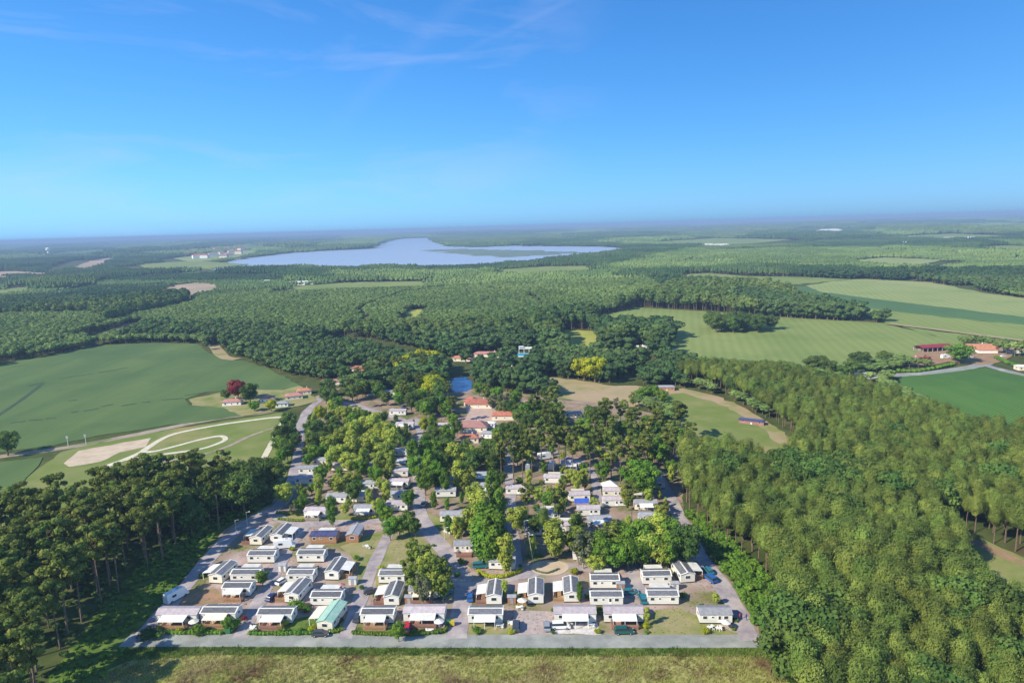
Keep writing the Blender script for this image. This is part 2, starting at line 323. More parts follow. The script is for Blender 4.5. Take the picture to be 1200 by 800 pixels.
LAKE = [(250, 314), (262, 308), (300, 301), (345, 296), (400, 293), (440, 291), (452, 284), (470, 279.5), (505, 278.5), (515, 284), (530, 288.5), (560, 289.5), (600, 288), (650, 288.5), (700, 289), (731, 290.5), (725, 294), (690, 299), (655, 301.5), (625, 305), (590, 307.5), (540, 310.5), (500, 311), (450, 311), (425, 314.5), (400, 312), (350, 312), (300, 314), (262, 318)]
sheet('lake', LAKE, .3, M_LAKE, amp=4, step=20)
REED = [(497, 293), (530, 292), (580, 293), (640, 294.5), (680, 296), (655, 298.5), (620, 300.5), (585, 301.5), (550, 299), (520, 296)]
sheet('marsh', REED, .9, mat('marsh_reeds', (.1, .15, .12), (.15, .19, .14), scale=.01, world=True, rough=.9), amp=6, step=20, thick=.9)
FIELDS = {
 'crop_field_left': ([(-260, 470), (-90, 442), (0, 427), (60, 416), (120, 404), (180, 402), (232, 403), (246, 414), (262, 421), (285, 423), (310, 430), (343, 447), (350, 453), (325, 458), (300, 457), (290, 455), (262, 458), (240, 460), (216, 468), (222, 475), (262, 477), (285, 487), (200, 498), (130, 508), (62, 522), (8, 529), (-260, 565)], M_CROPD),
 'crop_field_corner': ([(-260, 575), (0, 541), (50, 536), (47, 546), (25, 566), (0, 590), (-260, 620)], M_CROPD),
 'crop_field_right': ([(700, 371), (745, 360), (790, 363), (846, 366), (862, 372), (900, 371), (1040, 379), (1075, 388), (1100, 395), (1128, 396), (1125, 410), (1060, 425), (1030, 430), (980, 440), (930, 436), (840, 428), (800, 428), (786, 415), (787, 400), (790, 385), (760, 377)], M_CROPL),
 'crop_field_far_right': ([(945, 335), (975, 330), (1010, 327), (1090, 331), (1150, 343), (1200, 350), (1400, 362), (1400, 392), (1200, 372), (1120, 362), (1050, 354), (960, 342)], M_CROPY),
 'crop_strip': ([(893, 337), (945, 336), (960, 342), (1050, 354), (1120, 362), (1200, 372), (1400, 392), (1400, 402), (1200, 381), (1100, 371), (960, 354), (905, 346)], M_CROPX),
 'crop_field_middle_right': ([(905, 347), (960, 355), (1100, 372), (1200, 382), (1400, 402), (1400, 426), (1200, 400), (1043, 380), (1015, 370), (985, 365), (930, 352)], M_CROPL),
 'crop_field_house_side': ([(1043, 381), (1200, 401), (1400, 427), (1400, 442), (1200, 412), (1160, 406), (1128, 396), (1095, 394), (1075, 388)], M_CROPL),
 'crop_field_dark_right': ([(1060, 438), (1100, 437), (1155, 431), (1200, 441), (1400, 480), (1400, 560), (1200, 518), (1150, 505), (1100, 485), (1045, 455)], M_CROPM),
 'yellow_meadow': ([(652, 386), (697, 388), (700, 403), (690, 412), (662, 414), (655, 400)], M_YFIELD),
 'far_pasture': ([(755, 330), (790, 323), (830, 320), (870, 324), (940, 325), (1000, 328), (940, 333), (890, 333), (850, 331), (800, 329)], M_CROPL),
 'far_left_pasture': ([(-60, 346), (0, 340), (35, 336), (52, 338), (35, 343), (0, 347), (-60, 356)], M_CROPL),
 'far_left_brown_field': ([(85, 315), (100, 308), (118, 303), (142, 302), (130, 308), (115, 314), (95, 319)], M_BEACH),
 'brown_clearing': ([(195, 336), (235, 331), (262, 334), (264, 341), (245, 345), (215, 345), (200, 342)], M_BEACH),
 'bare_patch': ([(132, 386), (150, 379), (170, 377), (165, 386), (150, 392), (137, 396)], M_TAN),
 'small_glade': ([(474, 366), (490, 362), (505, 364), (498, 370), (478, 373)], M_YFIELD),
 'far_clearing': ([(60, 321), (20, 318), (-60, 320), (-60, 326), (20, 324), (55, 325)], M_BEACH),
 'far_clearing_middle': ([(330, 337), (420, 331), (520, 330), (500, 335), (400, 338), (340, 341)], M_CROPL),
 'far_clearing_right': ([(985, 306), (1040, 302), (1110, 305), (1080, 310), (1010, 311)], M_CROPY),
 'far_clearing_upper': ([(760, 284), (840, 279), (930, 281), (880, 286), (800, 288)], M_CROPL),
 'far_clearing_upper_right': ([(1040, 277), (1120, 274), (1180, 277), (1120, 281), (1060, 281)], M_CROPL),
 'far_clearing_corner': ([(1110, 292), (1180, 288), (1300, 292), (1300, 299), (1180, 297)], M_CROPL),
 'far_clearing_left': ([(160, 310), (230, 306), (290, 310), (250, 315), (180, 316)], M_CROPL),
 'far_clearing_town': ([(205, 303), (235, 299), (300, 292), (310, 296), (280, 304), (225, 307)], M_CROPY),
 'far_clearing_shore': ([(560, 318), (640, 313), (700, 312), (690, 317), (600, 321)], M_CROPL),
 'far_sand_bank': ([(880, 258), (930, 256.2), (985, 255), (985, 256.4), (930, 258), (890, 259.4)], mat('distant_sea', (.5, .55, .6), rough=.4)),  # pale strip of distant sea near the horizon
}
EXCL = []      # no wood grows here (world polygons)
for k, (p, m) in FIELDS.items():
    far = p[0][1] < 360
    zf = (.5 if far else .25)+.03*len(EXCL)*far; sheet(k, p, zf, m, amp=.8, step=6, thick=zf)
    EXCL.append(W(p))
    if k != 'crop_field_left' and k != 'crop_field_right': EXCL.append([(x_, y_*.93) for x_, y_ in W(p)])
EXCL.append(W(LAKE)); EXCL.append([(x_, y_*.93) for x_, y_ in W(LAKE)]); EXCL.append(W([(698, 371), (790, 380), (790, 391), (698, 387)]))
TAN = [(612, 445), (640, 441), (690, 447), (720, 452), (745, 452), (778, 455), (783, 470), (770, 478), (735, 476), (690, 472), (640, 462), (615, 455)]
sheet('sandy_clearing', TAN, .02, M_TAN, amp=1.2); EXCL.append(W(TAN)); EXCL.append(W([(196, 452), (262, 445), (355, 440), (392, 452), (380, 480), (350, 492), (200, 508)])); EXCL.append(W([(-260, 500), (60, 470), (330, 460), (350, 490), (340, 500), (60, 545), (-260, 600)]))
GREENC = [(776, 457), (800, 455), (835, 462), (870, 476), (905, 497), (932, 516), (926, 532), (908, 533, 12), (866, 515, 12), (806, 485, 12), (779, 478)]
sheet('track_verge', GREENC, .02, M_TAN, amp=1.2); EXCL.append(W(GREENC))
sheet('grass_strip', [(783, 462), (802, 460), (840, 472), (872, 488), (895, 503), (915, 524), (910, 534, 12), (864, 516, 12), (804, 486, 12), (780, 472)], .05, M_GRASS, amp=1.2)
RIGHTC = [(1103, 617), (1140, 627), (1200, 652), (1350, 712), (1350, 770, 12), (1200, 696, 12), (1150, 668, 12), (1118, 645)]
sheet('clearing_grass', RIGHTC, .02, M_GRASS, amp=.8); EXCL.append(W(RIGHTC))
road('brown_forest_track', [(1100, 616), (1130, 629), (1165, 645), (1210, 664), (1300, 700)], 4.2, .06, M_BROWN)
BMXG = [(-60, 573), (30, 560), (50, 545), (72, 530), (90, 524), (150, 512), (200, 503), (260, 494), (330, 483), (346, 487), (343, 510), (335, 560), (300, 590), (200, 600), (60, 610), (0, 620), (-60, 640)]
sheet('rough_grass', BMXG, .02, M_GRASS, amp=.8); 
sheet('sand_area', [(74, 543), (92, 528), (130, 521), (176, 513), (171, 523), (140, 530), (118, 541), (80, 547)], .06, M_SAND, amp=.5)
sheet('verge_by_field', [(222, 468), (262, 459), (300, 457), (330, 457), (352, 452), (372, 470), (352, 476), (285, 488), (262, 478), (225, 475)], .27, M_LAWN, amp=.8)
road('country_road', [(-80, 547), (0, 535), (80, 524), (150, 511), (250, 491), (310, 483), (350, 473), (372, 466), (395, 455)], 6, .1, M_DIRT)
road('cycle_path', [(122, 548), (165, 530), (185, 517), (206, 508), (250, 499), (290, 493), (325, 489), (331, 492), (327, 503), (318, 520), (306, 543)], 2.9, .12, M_PATH, keep=False)
road('cycle_loop', [(120, 547), (150, 538), (185, 533), (230, 527), (252, 521), (264, 515), (258, 511), (235, 515), (205, 523), (180, 529), (168, 528), (185, 517)], 2.6, .124, M_PATH, keep=False)
road('grey_loop', [(165, 545), (225, 535), (262, 525), (295, 510), (325, 500)], 2.5, .1, M_DIRT, keep=False)
road('farm_road', [(990, 446), (1035, 441), (1090, 437), (1140, 430), (1160, 423), (1150, 412)], 8, .3, M_ROAD)
road('farm_road_branch', [(1150, 427), (1175, 434), (1210, 442), (1300, 462)], 6, .31, M_ROAD)
road('field_path', [(1040, 380), (1120, 390), (1200, 400.5), (1350, 421)], 7, 1.02, M_TAN)
road('works_drive', [(752, 406), (775, 407), (790, 414), (798, 424)], 10, .3, M_ROAD)
road('forest_track_strip', [(250, 404), (262, 418), (278, 421)], 9, .28, M_TAN)
# dark tramlines in the crop
M_GAP = mat('crop_gap', (.03, .06, .03), (.045, .08, .035), scale=.2, world=True, rough=.95)
road('crop_gap', [(-5, 489), (25, 469), (50, 450)], 2.6, .3, M_GAP, keep=False)
road('crop_gap', [(32, 453), (52, 448)], 4, .305, M_GAP, keep=False)
for x0, x1, y0, y1 in ((12, 30, 496, 494), (34, 50, 493, 492), (54, 66, 491, 490), (84, 92, 484, 482), (98, 116, 482, 479), (118, 133, 477, 474), (142, 160, 476, 473), (166, 176, 472, 471), (80, 90, 470, 469), (190, 215, 469, 467), (216, 245, 464, 459), (70, 110, 444, 438), (115, 150, 437, 431)):
    road('crop_gap', [(x0, y0), (x1, y1)], 2.0, .31, M_GAP, smooth=False, keep=False)
POND = [(524, 446), (528, 443), (545, 441.5), (553, 446), (553, 455), (546, 459), (528, 459), (523, 453)]
sheet('pond', POND, .06, M_POND, amp=.4)
EXCL.append(W([(516, 436), (552, 434), (562, 446), (560, 474), (524, 474), (514, 462)]))

# campsite ground
CAMP = [(142, 757), (165, 740), (262, 620), (318, 590), (340, 560), (345, 520), (352, 484), (372, 468), (400, 465), (480, 455), (520, 460), (560, 455), (620, 462), (700, 472), (770, 485), (800, 520), (800, 565), (800, 600), (830, 635), (868, 700), (898, 757)]
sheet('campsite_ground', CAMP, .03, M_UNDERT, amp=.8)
sheet('plot_ground', [(150, 757), (262, 624), (322, 594), (350, 612), (440, 608), (480, 612), (498, 605), (545, 660), (560, 672), (640, 655), (700, 664), (740, 660), (800, 650), (822, 640), (868, 700), (897, 757)], .05, M_CAMPG, amp=.6)
CAMPW = W(CAMP)
EXCL.append(CAMPW)
sheet('camp_lawn', [(768, 715), (800, 712), (815, 742), (762, 744)], .07, M_LAWN)
sheet('camp_lawn', [(800, 715), (858, 738), (868, 744), (800, 744)], .072, M_LAWN)
sheet('camp_lawn', [(398, 640), (447, 622), (452, 628), (424, 700), (415, 700), (420, 660)], .07, M_LAWN)
sheet('camp_lawn', [(458, 628), (480, 618), (530, 660), (535, 690), (470, 700), (440, 690), (440, 668)], .07, M_LAWN)
sheet('camp_lawn', [(544, 700), (555, 712), (600, 732), (602, 744), (545, 744)], .072, M_LAWN)
sheet('camp_lawn', [(172, 735), (280, 736), (268, 744), (168, 744)], .072, M_SCRUBG)
sheet('camp_lawn', [(296, 732), (400, 716), (400, 742), (286, 744)], .072, M_SCRUBG)
sheet('camp_lawn', [(412, 735), (525, 735), (520, 743), (408, 744)], .072, M_SCRUBG)
sheet('camp_lawn', [(500, 600), (525, 612), (530, 640), (512, 628)], .07, M_LAWN)
sheet('camp_lawn', [(318, 600), (350, 597), (440, 603), (438, 611), (360, 612), (322, 610)], .07, M_LAWN)
sheet('earth_plot', [(215, 690), (255, 690), (262, 704), (240, 712), (205, 712)], .074, M_BROWN)
sheet('white_gravel_plot', [(650, 730), (700, 728), (705, 743), (650, 743)], .074, mat('white_gravel', (.6, .57, .55), (.4, .37, .36), scale=.8, world=True, detail=9))
sheet('pink_gravel_plot', [(602, 716), (650, 716), (650, 743), (602, 743)], .074, mat('pink_gravel', (.42, .33, .31), (.32, .27, .25), scale=.5, world=True, detail=9))
sheet('plaza', [(545, 476), (562, 474), (582, 480), (580, 492), (575, 500), (566, 505), (560, 520), (552, 520), (545, 508), (540, 495), (548, 487)], .07, mat('plaza_paving', (.46, .34, .28), (.38, .27, .23), scale=.3, world=True, detail=8))
# lanes
Z = .11
road('front_road', [(146, 750.5), (300, 750), (500, 751), (700, 751.5), (893, 751)], 5.4, Z, M_ROAD, smooth=False, amp=.05)
road('left_lane', [(156, 752), (180, 731), (215, 690), (262, 636), (300, 606), (328, 592), (340, 570), (349, 535), (352, 500), (362, 480), (378, 466)], 4.6, Z+.004, M_LANE)
road('inner_lane', [(281, 748), (300, 712), (322, 672), (345, 632), (360, 614)], 3.9, Z+.008, M_LANE)
road('inner_lane', [(404, 748), (420, 708), (438, 662), (455, 627)], 3.9, Z+.012, M_LANE)
road('main_lane', [(535, 748), (543, 700), (541, 680), (525, 650), (505, 625), (494, 606), (491, 590), (492, 560), (492, 530), (494, 505), (488, 492), (470, 497)], 5.2, Z+.016, M_LANE)
road('cross_lane', [(541, 690), (570, 682), (620, 672), (660, 664), (700, 666), (740, 660), (790, 650), (812, 640)], 4.6, Z+.02, M_LANE)
road('right_lane', [(880, 751), (862, 712), (840, 678), (822, 655), (806, 628), (793, 600), (780, 575), (768, 552)], 4.8, Z+.024, M_LANE)
road('upper_lane', [(318, 600), (345, 614), (400, 612), (445, 610), (480, 606), (494, 603)], 4.4, Z+.028, M_LANE)
road('parking_bay', [(742, 700), (744, 680), (742, 660)], 5.2, Z+.032, M_LANE)
road('inner_path', [(606, 672), (603, 640), (600, 610), (598, 575), (596, 545), (600, 520), (575, 505)], 3.8, Z+.036, M_LANE)
road('inner_path', [(697, 660), (694, 640), (697, 615), (700, 580), (690, 550), (650, 530)], 3.2, Z+.04, M_LANE)
road('inner_path', [(560, 500), (575, 498), (600, 505), (650, 520)], 4, Z+.044, M_LANE)
road('entrance_lane', [(378, 466), (420, 476), (470, 492), (500, 500), (545, 500)], 4.5, Z+.048, M_LANE)
pc = Vector(G(644, 665)); 
sheet('play_area_sand', [(pc.x+5.6*math.cos(t), pc.y+4.6*math.sin(t)) for t in np.linspace(0, 2*math.pi, 20)[:-1]], .16, M_SAND, world=True, amp=.3)
# foreground meadow
MEADOW = [(96, 812), (125, 785), (160, 772), (250, 764), (600, 766), (880, 767), (905, 775), (925, 800), (940, 830), (940, 1100), (60, 1100)]
sheet('meadow', MEADOW, .03, M_MEADOW, amp=.5)
sheet('road_verge', [(120, 775), (150, 757), (895, 758), (900, 769), (600, 768), (250, 767), (150, 774)], .05, M_SCRUBG, amp=.5)
LSCRUB = [(120, 800), (150, 757), (165, 738), (262, 618), (318, 588), (300, 590), (225, 618), (175, 655), (130, 695), (60, 790), (55, 900), (90, 860)]
sheet('scrub_left', LSCRUB, .025, M_SCRUBG, amp=.8)
RSCRUB = [(896, 762), (868, 702), (822, 638), (800, 600), (815, 600), (850, 630), (895, 672), (925, 710), (935, 800), (945, 830), (925, 800)]
sheet('scrub_right', RSCRUB, .026, M_SCRUBG, amp=.8)

# ------------------------------------------------------------------ trees: meshes
def ico(sub):
    bm = bmesh.new(); bmesh.ops.create_icosphere(bm, subdivisions=sub, radius=1)
    v = [tuple(x.co) for x in bm.verts]; f = [tuple(y.index for y in x.verts) for x in bm.faces]; bm.free(); return v, f
ICO1 = ico(1); ICO2 = ico(2)
def leafy(b, lobes, m, n, size, rs, core=.78, icos=ICO1):
    """leaf clumps: many small faces spread on and just inside each lobe of the crown"""
    for (c, R) in lobes:
        c = np.array(c); R = np.array(R)
        vs = [tuple(c+np.array(v)*R*core*rs.uniform(.85, 1.1)) for v in icos[0]]; b.add(vs, icos[1], m)  # solid blob added inside each lobe to block light through the leaves
        k = int(n*rs.uniform(.8, 1.2)); d = rs.normal(size=(k, 3)); d /= np.linalg.norm(d, axis=1)[:, None]; d[:, 2] = np.abs(d[:, 2])*rs.choice([1, 1, 1, -1], k)
        P = c+d*R*rs.uniform(.72, 1.16, (k, 1))
        nr = d+rs.normal(size=(k, 3))*.36; nr /= np.linalg.norm(nr, axis=1)[:, None]
        t = np.cross(nr, rs.normal(size=(k, 3))); t /= np.linalg.norm(t, axis=1)[:, None]; q = np.cross(nr, t)
        s = size*rs.uniform(.55, 1.25, (k, 1))
        vs = np.stack([P-t*s-q*s*.6, P+t*s*.9-q*s*.7+nr*s*.25, P+t*s*.7+q*s, P-t*s*.6+q*s*.8-nr*s*.2], 1).reshape(-1, 3)
        b.add(vs.tolist(), [(4*i, 4*i+1, 4*i+2, 4*i+3) for i in range(k)], m)
def dome(b, c, R, m, n, size, rs, warp=.24, fr=2.2, core=.8):
    """one crown as a lumpy dome thick with small upright tufts"""
    c = np.array(c); R = np.array(R); o = Vector(rs.uniform(-50, 50, 3))
    f = lambda v: 1+warp*1.6*noise.noise(Vector(v)*fr+o)+warp*.7*noise.noise(Vector(v)*fr*2.3+o)
    vs = [tuple(c+np.array(v)*R*core*f(v)) for v in ICO2[0]]; b.add(vs, ICO2[1], m)
    d = rs.normal(size=(n, 3)); d /= np.linalg.norm(d, axis=1)[:, None]; low = d[:, 2] < -.55; d[low, 2] *= -1
    k = np.array([f(v) for v in d.tolist()])[:, None]; P = c+d*R*k*rs.uniform(.74, 1.12, (n, 1))
    nr = d+rs.normal(size=(n, 3))*.3; nr /= np.linalg.norm(nr, axis=1)[:, None]
    up = np.array([0, 0, 1.])+d*.7+rs.normal(size=(n, 3))*.35; t = np.cross(nr, up); t /= np.linalg.norm(t, axis=1)[:, None]; q = np.cross(t, nr)
    s = size*rs.uniform(.6, 1.35, (n, 1))
    vs = np.stack([P-t*s*.55-q*s*.5, P+t*s*.55-q*s*.5, P+t*s*.35+q*s*1.2+nr*s*.35, P-t*s*.3+q*s*1.0+nr*s*.2], 1).reshape(-1, 3)
    b.add(vs.tolist(), [(4*i, 4*i+1, 4*i+2, 4*i+3) for i in range(n)], m)
def crown_of(b, kind, L, m, n, sz, rs, far=False):
    if kind == 'plant' and not far:
        for j, (c, R) in enumerate(L[:1]): dome(b, c, R, m, 2100, sz, rs)
    elif not far: leafy(b, L, m, int(n*1.35), sz*.86, rs, core=.66)
    else: leafy(b, L, m, 26, .7, rs, core=1.0)
def trunk(b, h, r0, m, rs, lobes=(), n=6, lean=.3, r1=.25):
    x, y = rs.uniform(-lean, lean, 2)
    pts = [(0, 0, -.3), (x*.3, y*.3, h*.3), (x, y, h*.65), (x*.8, y*.8, h)]
    b.tube(pts, [r0*1.2, r0*.9, r0*.65, r0*r1], m, n)
    for c, R in lobes:
        z0 = max(h*.25, c[2]-R[2]*.9-1)
        z0 = min(z0, h*.9)
        b.tube([(x*.6, y*.6, z0), ((x*.6+c[0])*.5, (y*.6+c[1])*.5, (z0+c[2])*.5-.2), (c[0]*.9, c[1]*.9, c[2])], [r0*.35, r0*.25, r0*.1], m, 4)
def crown_pine(rs, h, lod):      # tall maritime pine, bare trunk, rounded tufted crown
    L = []
    for i in range(13):
        t = i/12; z = h*(.6+.37*t); rr = 3.0*math.sin(math.pi*(.25+.68*(1-t)))*rs.uniform(.75, 1.1)+.1; a = i*2.4+rs.uniform(-.4, .4)
        R = rs.uniform(1.0, 1.65); L.append(((rr*math.cos(a), rr*math.sin(a), z), (R, R, R*.68)))
    L.append(((0, 0, h*.95), (1.2, 1.2, 1.0)))
    return L
def crown_plant(rs, h, lod):     # plantation pine: rounded dome of many small tufts, trunk bare below
    cz = h*.69; Rz = h*.25; Rx = 2.3
    L = [((0, 0, cz), (Rx*1.08, Rx*1.08, Rz*1.08))]
    for i in range(24):
        z = 1-(i+.5)/24*1.6; rr = math.sqrt(max(0, 1-z*z)); a = i*2.4+rs.uniform(-.3, .3); k = rs.uniform(.82, 1.04); R = rs.uniform(.55, .85)
        L.append(((Rx*rr*k*math.cos(a), Rx*rr*k*math.sin(a), cz+Rz*z*k), (R, R, R*.85)))
    return L
def crown_oak(rs, h, lod):
    L = []
    for i in range(15):
        t = i/14; z = h*(.32+.52*t); rr = h*.33*math.sin(math.pi*(.28+.62*(1-t)))*rs.uniform(.7, 1.1); a = i*2.4+rs.uniform(-.5, .5); R = h*rs.uniform(.12, .19)
        L.append(((rr*math.cos(a), rr*math.sin(a), z), (R, R, R*.8)))
    L.append(((0, 0, h*.82), (h*.17, h*.17, h*.14))); L.append(((0, 0, h*.5), (h*.22, h*.22, h*.22)))
    return L
def crown_tall(rs, h, lod):      # upright tree: poplar, birch, young acacia
    L = []
    for i in range(14):
        t = i/13; z = h*(.2+.72*t); rr = h*.14*math.sin(math.pi*(.2+.75*(1-t)))*rs.uniform(.7, 1.2); a = i*2.4+rs.uniform(-.5, .5); R = h*rs.uniform(.085, .125)
        L.append(((rr*math.cos(a), rr*math.sin(a), z), (R, R, R*1.25)))
    L.append(((0, 0, h*.93), (h*.05, h*.05, h*.07)))
    return L
def crown_airy(rs, h, lod):      # thin open crown, light foliage
    L = []
    for i in range(16):
        t = i/15; z = h*(.3+.62*t); rr = h*.25*math.sin(math.pi*(.25+.68*(1-t)))*rs.uniform(.5, 1.2); a = i*2.4+rs.uniform(-.6, .6); R = h*rs.uniform(.07, .12)
        L.append(((rr*math.cos(a), rr*math.sin(a), z), (R, R, R)))
    return L
def crown_bush(rs, h, lod):
    L = []
    for i in range(6):
        a = i*1.1+rs.uniform(-.3, .3); R = h*rs.uniform(.28, .42); rr = h*rs.uniform(.1, .45); L.append(((rr*math.cos(a), rr*math.sin(a), h*rs.uniform(.3, .62)), (R, R, R*.9)))
    return L
KINDS = {  # name: (crown fn, nominal height, leaf material, bark, trunk radius, near leaf n/size)
 'pine': (crown_pine, 22, M_PINE, M_BARK, .24, 105, .36), 'plant': (crown_plant, 15, M_PLANT, M_BARK, .17, 70, .165),
 'oak': (crown_oak, 12, M_OAK, M_BARK, .3, 105, .34), 'bright': (crown_tall, 11, M_BRIGHT, M_BARK2, .17, 95, .3),
 'green': (crown_tall, 13, M_GREEN, M_BARK2, .2, 95, .33), 'broadbright': (crown_oak, 10, M_BRIGHT, M_BARK2, .22, 90, .3),
 'broadgreen': (crown_oak, 11, M_GREEN, M_BARK, .25, 95, .32), 'olive': (crown_airy, 11, M_OLIVE, M_BARK2, .17, 75, .28),
 'yellow': (crown_oak, 11, M_YEL, M_BARK, .25, 90, .34), 'red': (crown_oak, 10, M_RED, M_BARK, .22, 90, .34), 'grey': (crown_airy, 9, M_GREY, M_BARK2, .16, 60, .26),
 'bush': (crown_bush, 2.2, M_GREEN, M_BARK2, .06, 55, .16), 'bushdark': (crown_bush, 2.4, M_OAK, M_BARK2, .06, 55, .16), 'bushyellow': (crown_bush, 2.0, M_YEL, M_BARK2, .06, 55, .15), 'bushred': (crown_bush, 2.0, M_RED, M_BARK2, .06, 50, .15)}
TREES = {}
def tree_meshes(kind):
    if kind in TREES: return TREES[kind]
    fn, h, lm, bk, r0, n, sz = KINDS[kind]; o = []
    for v in range(4 if kind in ('pine', 'plant') else 3):
        rs = np.random.default_rng(abs(hash(kind)) % 1000 if False else sum(map(ord, kind))*7+v); L = fn(rs, h, 0)
        c = MB(); crown_of(c, kind, L, lm, n, sz, rs); t = MB(); trunk(t, h*.93, r0, bk, rs, L[::3] if h > 3 else (), lean=.02*h)
        o.append((c.mesh(kind+'_crown'), t.mesh(kind+'_trunk')))
    TREES[kind] = o; return o
def joined(kind, v, lod, lm=None, hscale=1):
    """trunk and crown in one mesh, as source for the woods that are past counting"""
    fn, h, lm0, bk, r0, n, sz = KINDS[kind]; lm = lm or lm0; rs = np.random.default_rng(900+v+len(kind)*11); L = fn(rs, h, lod); b = MB()
    if lod == 0: crown_of(b, kind, L, lm, n, sz, rs)
    elif lod == 1: leafy(b, L[::2], lm, 26, .7, rs, core=1.0)
    trunk(b, h*.9, r0, bk, rs, (), n=4)
    return b.mesh(kind+'_wood')
def clump(kind, v, lm, R=17, cnt=13, edge=True):
    """a piece of distant wood: a dozen separate crowns with trunks"""
    fn, h, lm0, bk, r0, n, sz = KINDS[kind]; rs = np.random.default_rng(500+v+len(kind)); b = MB(); pts = []
    for _ in range(400):
        p = rs.uniform(-R, R, 2)
        if all(np.hypot(*(p-q)) > R*.42 for q in pts): pts.append(p)
        if len(pts) >= cnt: break
    for p in pts:
        H = h*rs.uniform(.8, 1.15); rr = H*rs.uniform(.2, .27)
        for j in range(3):
            z = H*(.55+.17*j); q = rr*(1-.27*j); c = np.array((p[0]+rs.uniform(-.8, .8), p[1]+rs.uniform(-.8, .8), z))
            vs = [tuple(c+np.array(v_)*(q, q, H*.17)*rs.uniform(.75, 1.2)) for v_ in ICO1[0]]; b.add(vs, ICO1[1], lm)
        b.tube([(p[0], p[1], -.3), (p[0], p[1], H*.55)], [.3, .2], bk, 3)
    return b.mesh(kind+'_distant_wood')

def clump_far(kind, v, lm, R=40, cnt=60):
    fn, h, lm0, bk, r0, n, sz = KINDS[kind]; rs = np.random.default_rng(700+v+len(kind)); b = MB(); k = 40
    for i in range(k):
        p = rs.uniform(-R, R, 2); H = h*rs.uniform(.75, 1.15); q = R*rs.uniform(.13, .22)
        vs = [tuple(np.array((p[0], p[1], H*.55))+np.array(v_)*(q, q, H*.45)*rs.uniform(.75, 1.2)) for v_ in ICO1[0]]; b.add(vs, ICO1[1], lm)
    return b.mesh(kind+'_far_wood')
def gn_scatter(name, P, meshes, kind='stuff', label=None, cat=None):
    """P: array of x, y, z, rot, scale, zscale, variant; one object whose geometry nodes put a source mesh on each point"""
    P = np.asarray(P, float)
    me = bpy.data.meshes.new(name); n = len(P); me.vertices.add(n); me.vertices.foreach_set('co', P[:, :3].astype(np.float32).ravel())
    for an, tp, col in (('rz', 'FLOAT', 3), ('sc', 'FLOAT', 4), ('sz', 'FLOAT', 5)):
        a = me.attributes.new(an, tp, 'POINT'); a.data.foreach_set('value', P[:, col].astype(np.float32))
    a = me.attributes.new('vr', 'INT', 'POINT'); a.data.foreach_set('value', P[:, 6].astype(np.int32))
    o = bpy.data.objects.new(name, me); C.objects.link(o); tag(o, label, cat, None, kind)
    ng = bpy.data.node_groups.new(name, 'GeometryNodeTree'); ng.interface.new_socket('Geometry', in_out='INPUT', socket_type='NodeSocketGeometry'); ng.interface.new_socket('Geometry', in_out='OUTPUT', socket_type='NodeSocketGeometry')
    gi = N(ng, 'NodeGroupInput'); go = N(ng, 'NodeGroupOutput'); iop = N(ng, 'GeometryNodeInstanceOnPoints'); jn = N(ng, 'GeometryNodeJoinGeometry')
    for m in reversed(meshes):
        so = bpy.data.objects.new(name+'_source', m); oi = N(ng, 'GeometryNodeObjectInfo'); oi.inputs['Object'].default_value = so; oi.inputs['As Instance'].default_value = True
        ng.links.new(oi.outputs['Geometry'], jn.inputs[0])
    ng.links.new(gi.outputs[0], iop.inputs['Points']); ng.links.new(jn.outputs[0], iop.inputs['Instance']); iop.inputs['Pick Instance'].default_value = True
    def attr(nm, dt='FLOAT'):
        q = N(ng, 'GeometryNodeInputNamedAttribute', data_type=dt); q.inputs['Name'].default_value = nm; return q.outputs['Attribute']
    ng.links.new(attr('vr', 'INT'), iop.inputs['Instance Index'])
    cx = N(ng, 'ShaderNodeCombineXYZ'); ng.links.new(attr('rz'), cx.inputs[2]); er = N(ng, 'FunctionNodeEulerToRotation'); ng.links.new(cx.outputs[0], er.inputs[0]); ng.links.new(er.outputs[0], iop.inputs['Rotation'])
    cs = N(ng, 'ShaderNodeCombineXYZ'); s_ = attr('sc'); ng.links.new(s_, cs.inputs[0]); ng.links.new(s_, cs.inputs[1]); ng.links.new(attr('sz'), cs.inputs[2]); ng.links.new(cs.outputs[0], iop.inputs['Scale'])
    ng.links.new(iop.outputs[0], go.inputs[0]); md = o.modifiers.new('scatter', 'NODES'); md.node_group = ng
    return o
def inside(P, poly):
    P = np.asarray(P); x, y = P[:, 0], P[:, 1]; r = np.zeros(len(P), bool); n = len(poly); j = n-1
    for i in range(n):
        xi, yi = poly[i][0], poly[i][1]; xj, yj = poly[j][0], poly[j][1]
        c = ((yi > y) != (yj > y)) & (x < (xj-xi)*(y-yi)/((yj-yi) or 1e-9)+xi); r ^= c; j = i
    return r
def grid(x0, x1, y0, y1, sp, jit=.42, rs=rng):
    xs = np.arange(x0, x1, sp); ys = np.arange(y0, y1, sp*.9); A, B = np.meshgrid(xs, ys); A = A+(np.arange(len(ys)) % 2)[:, None]*sp*.5
    P = np.stack([A.ravel(), B.ravel()], 1); return P+rs.uniform(-jit, jit, P.shape)*sp
def road_dist(P, margin=1.0):
    P = np.asarray(P); ok = np.ones(len(P), bool)
    for pts, hw in ROADS:
        for a, b in zip(pts[:-1], pts[1:]):
            a = np.array(a[:2]); b = np.array(b[:2]); d = b-a; L = d@d+1e-9; t = np.clip(((P-a)@d)/L, 0, 1); q = a+t[:, None]*d
            ok &= np.hypot(*(P-q).T) > hw+margin
    return ok
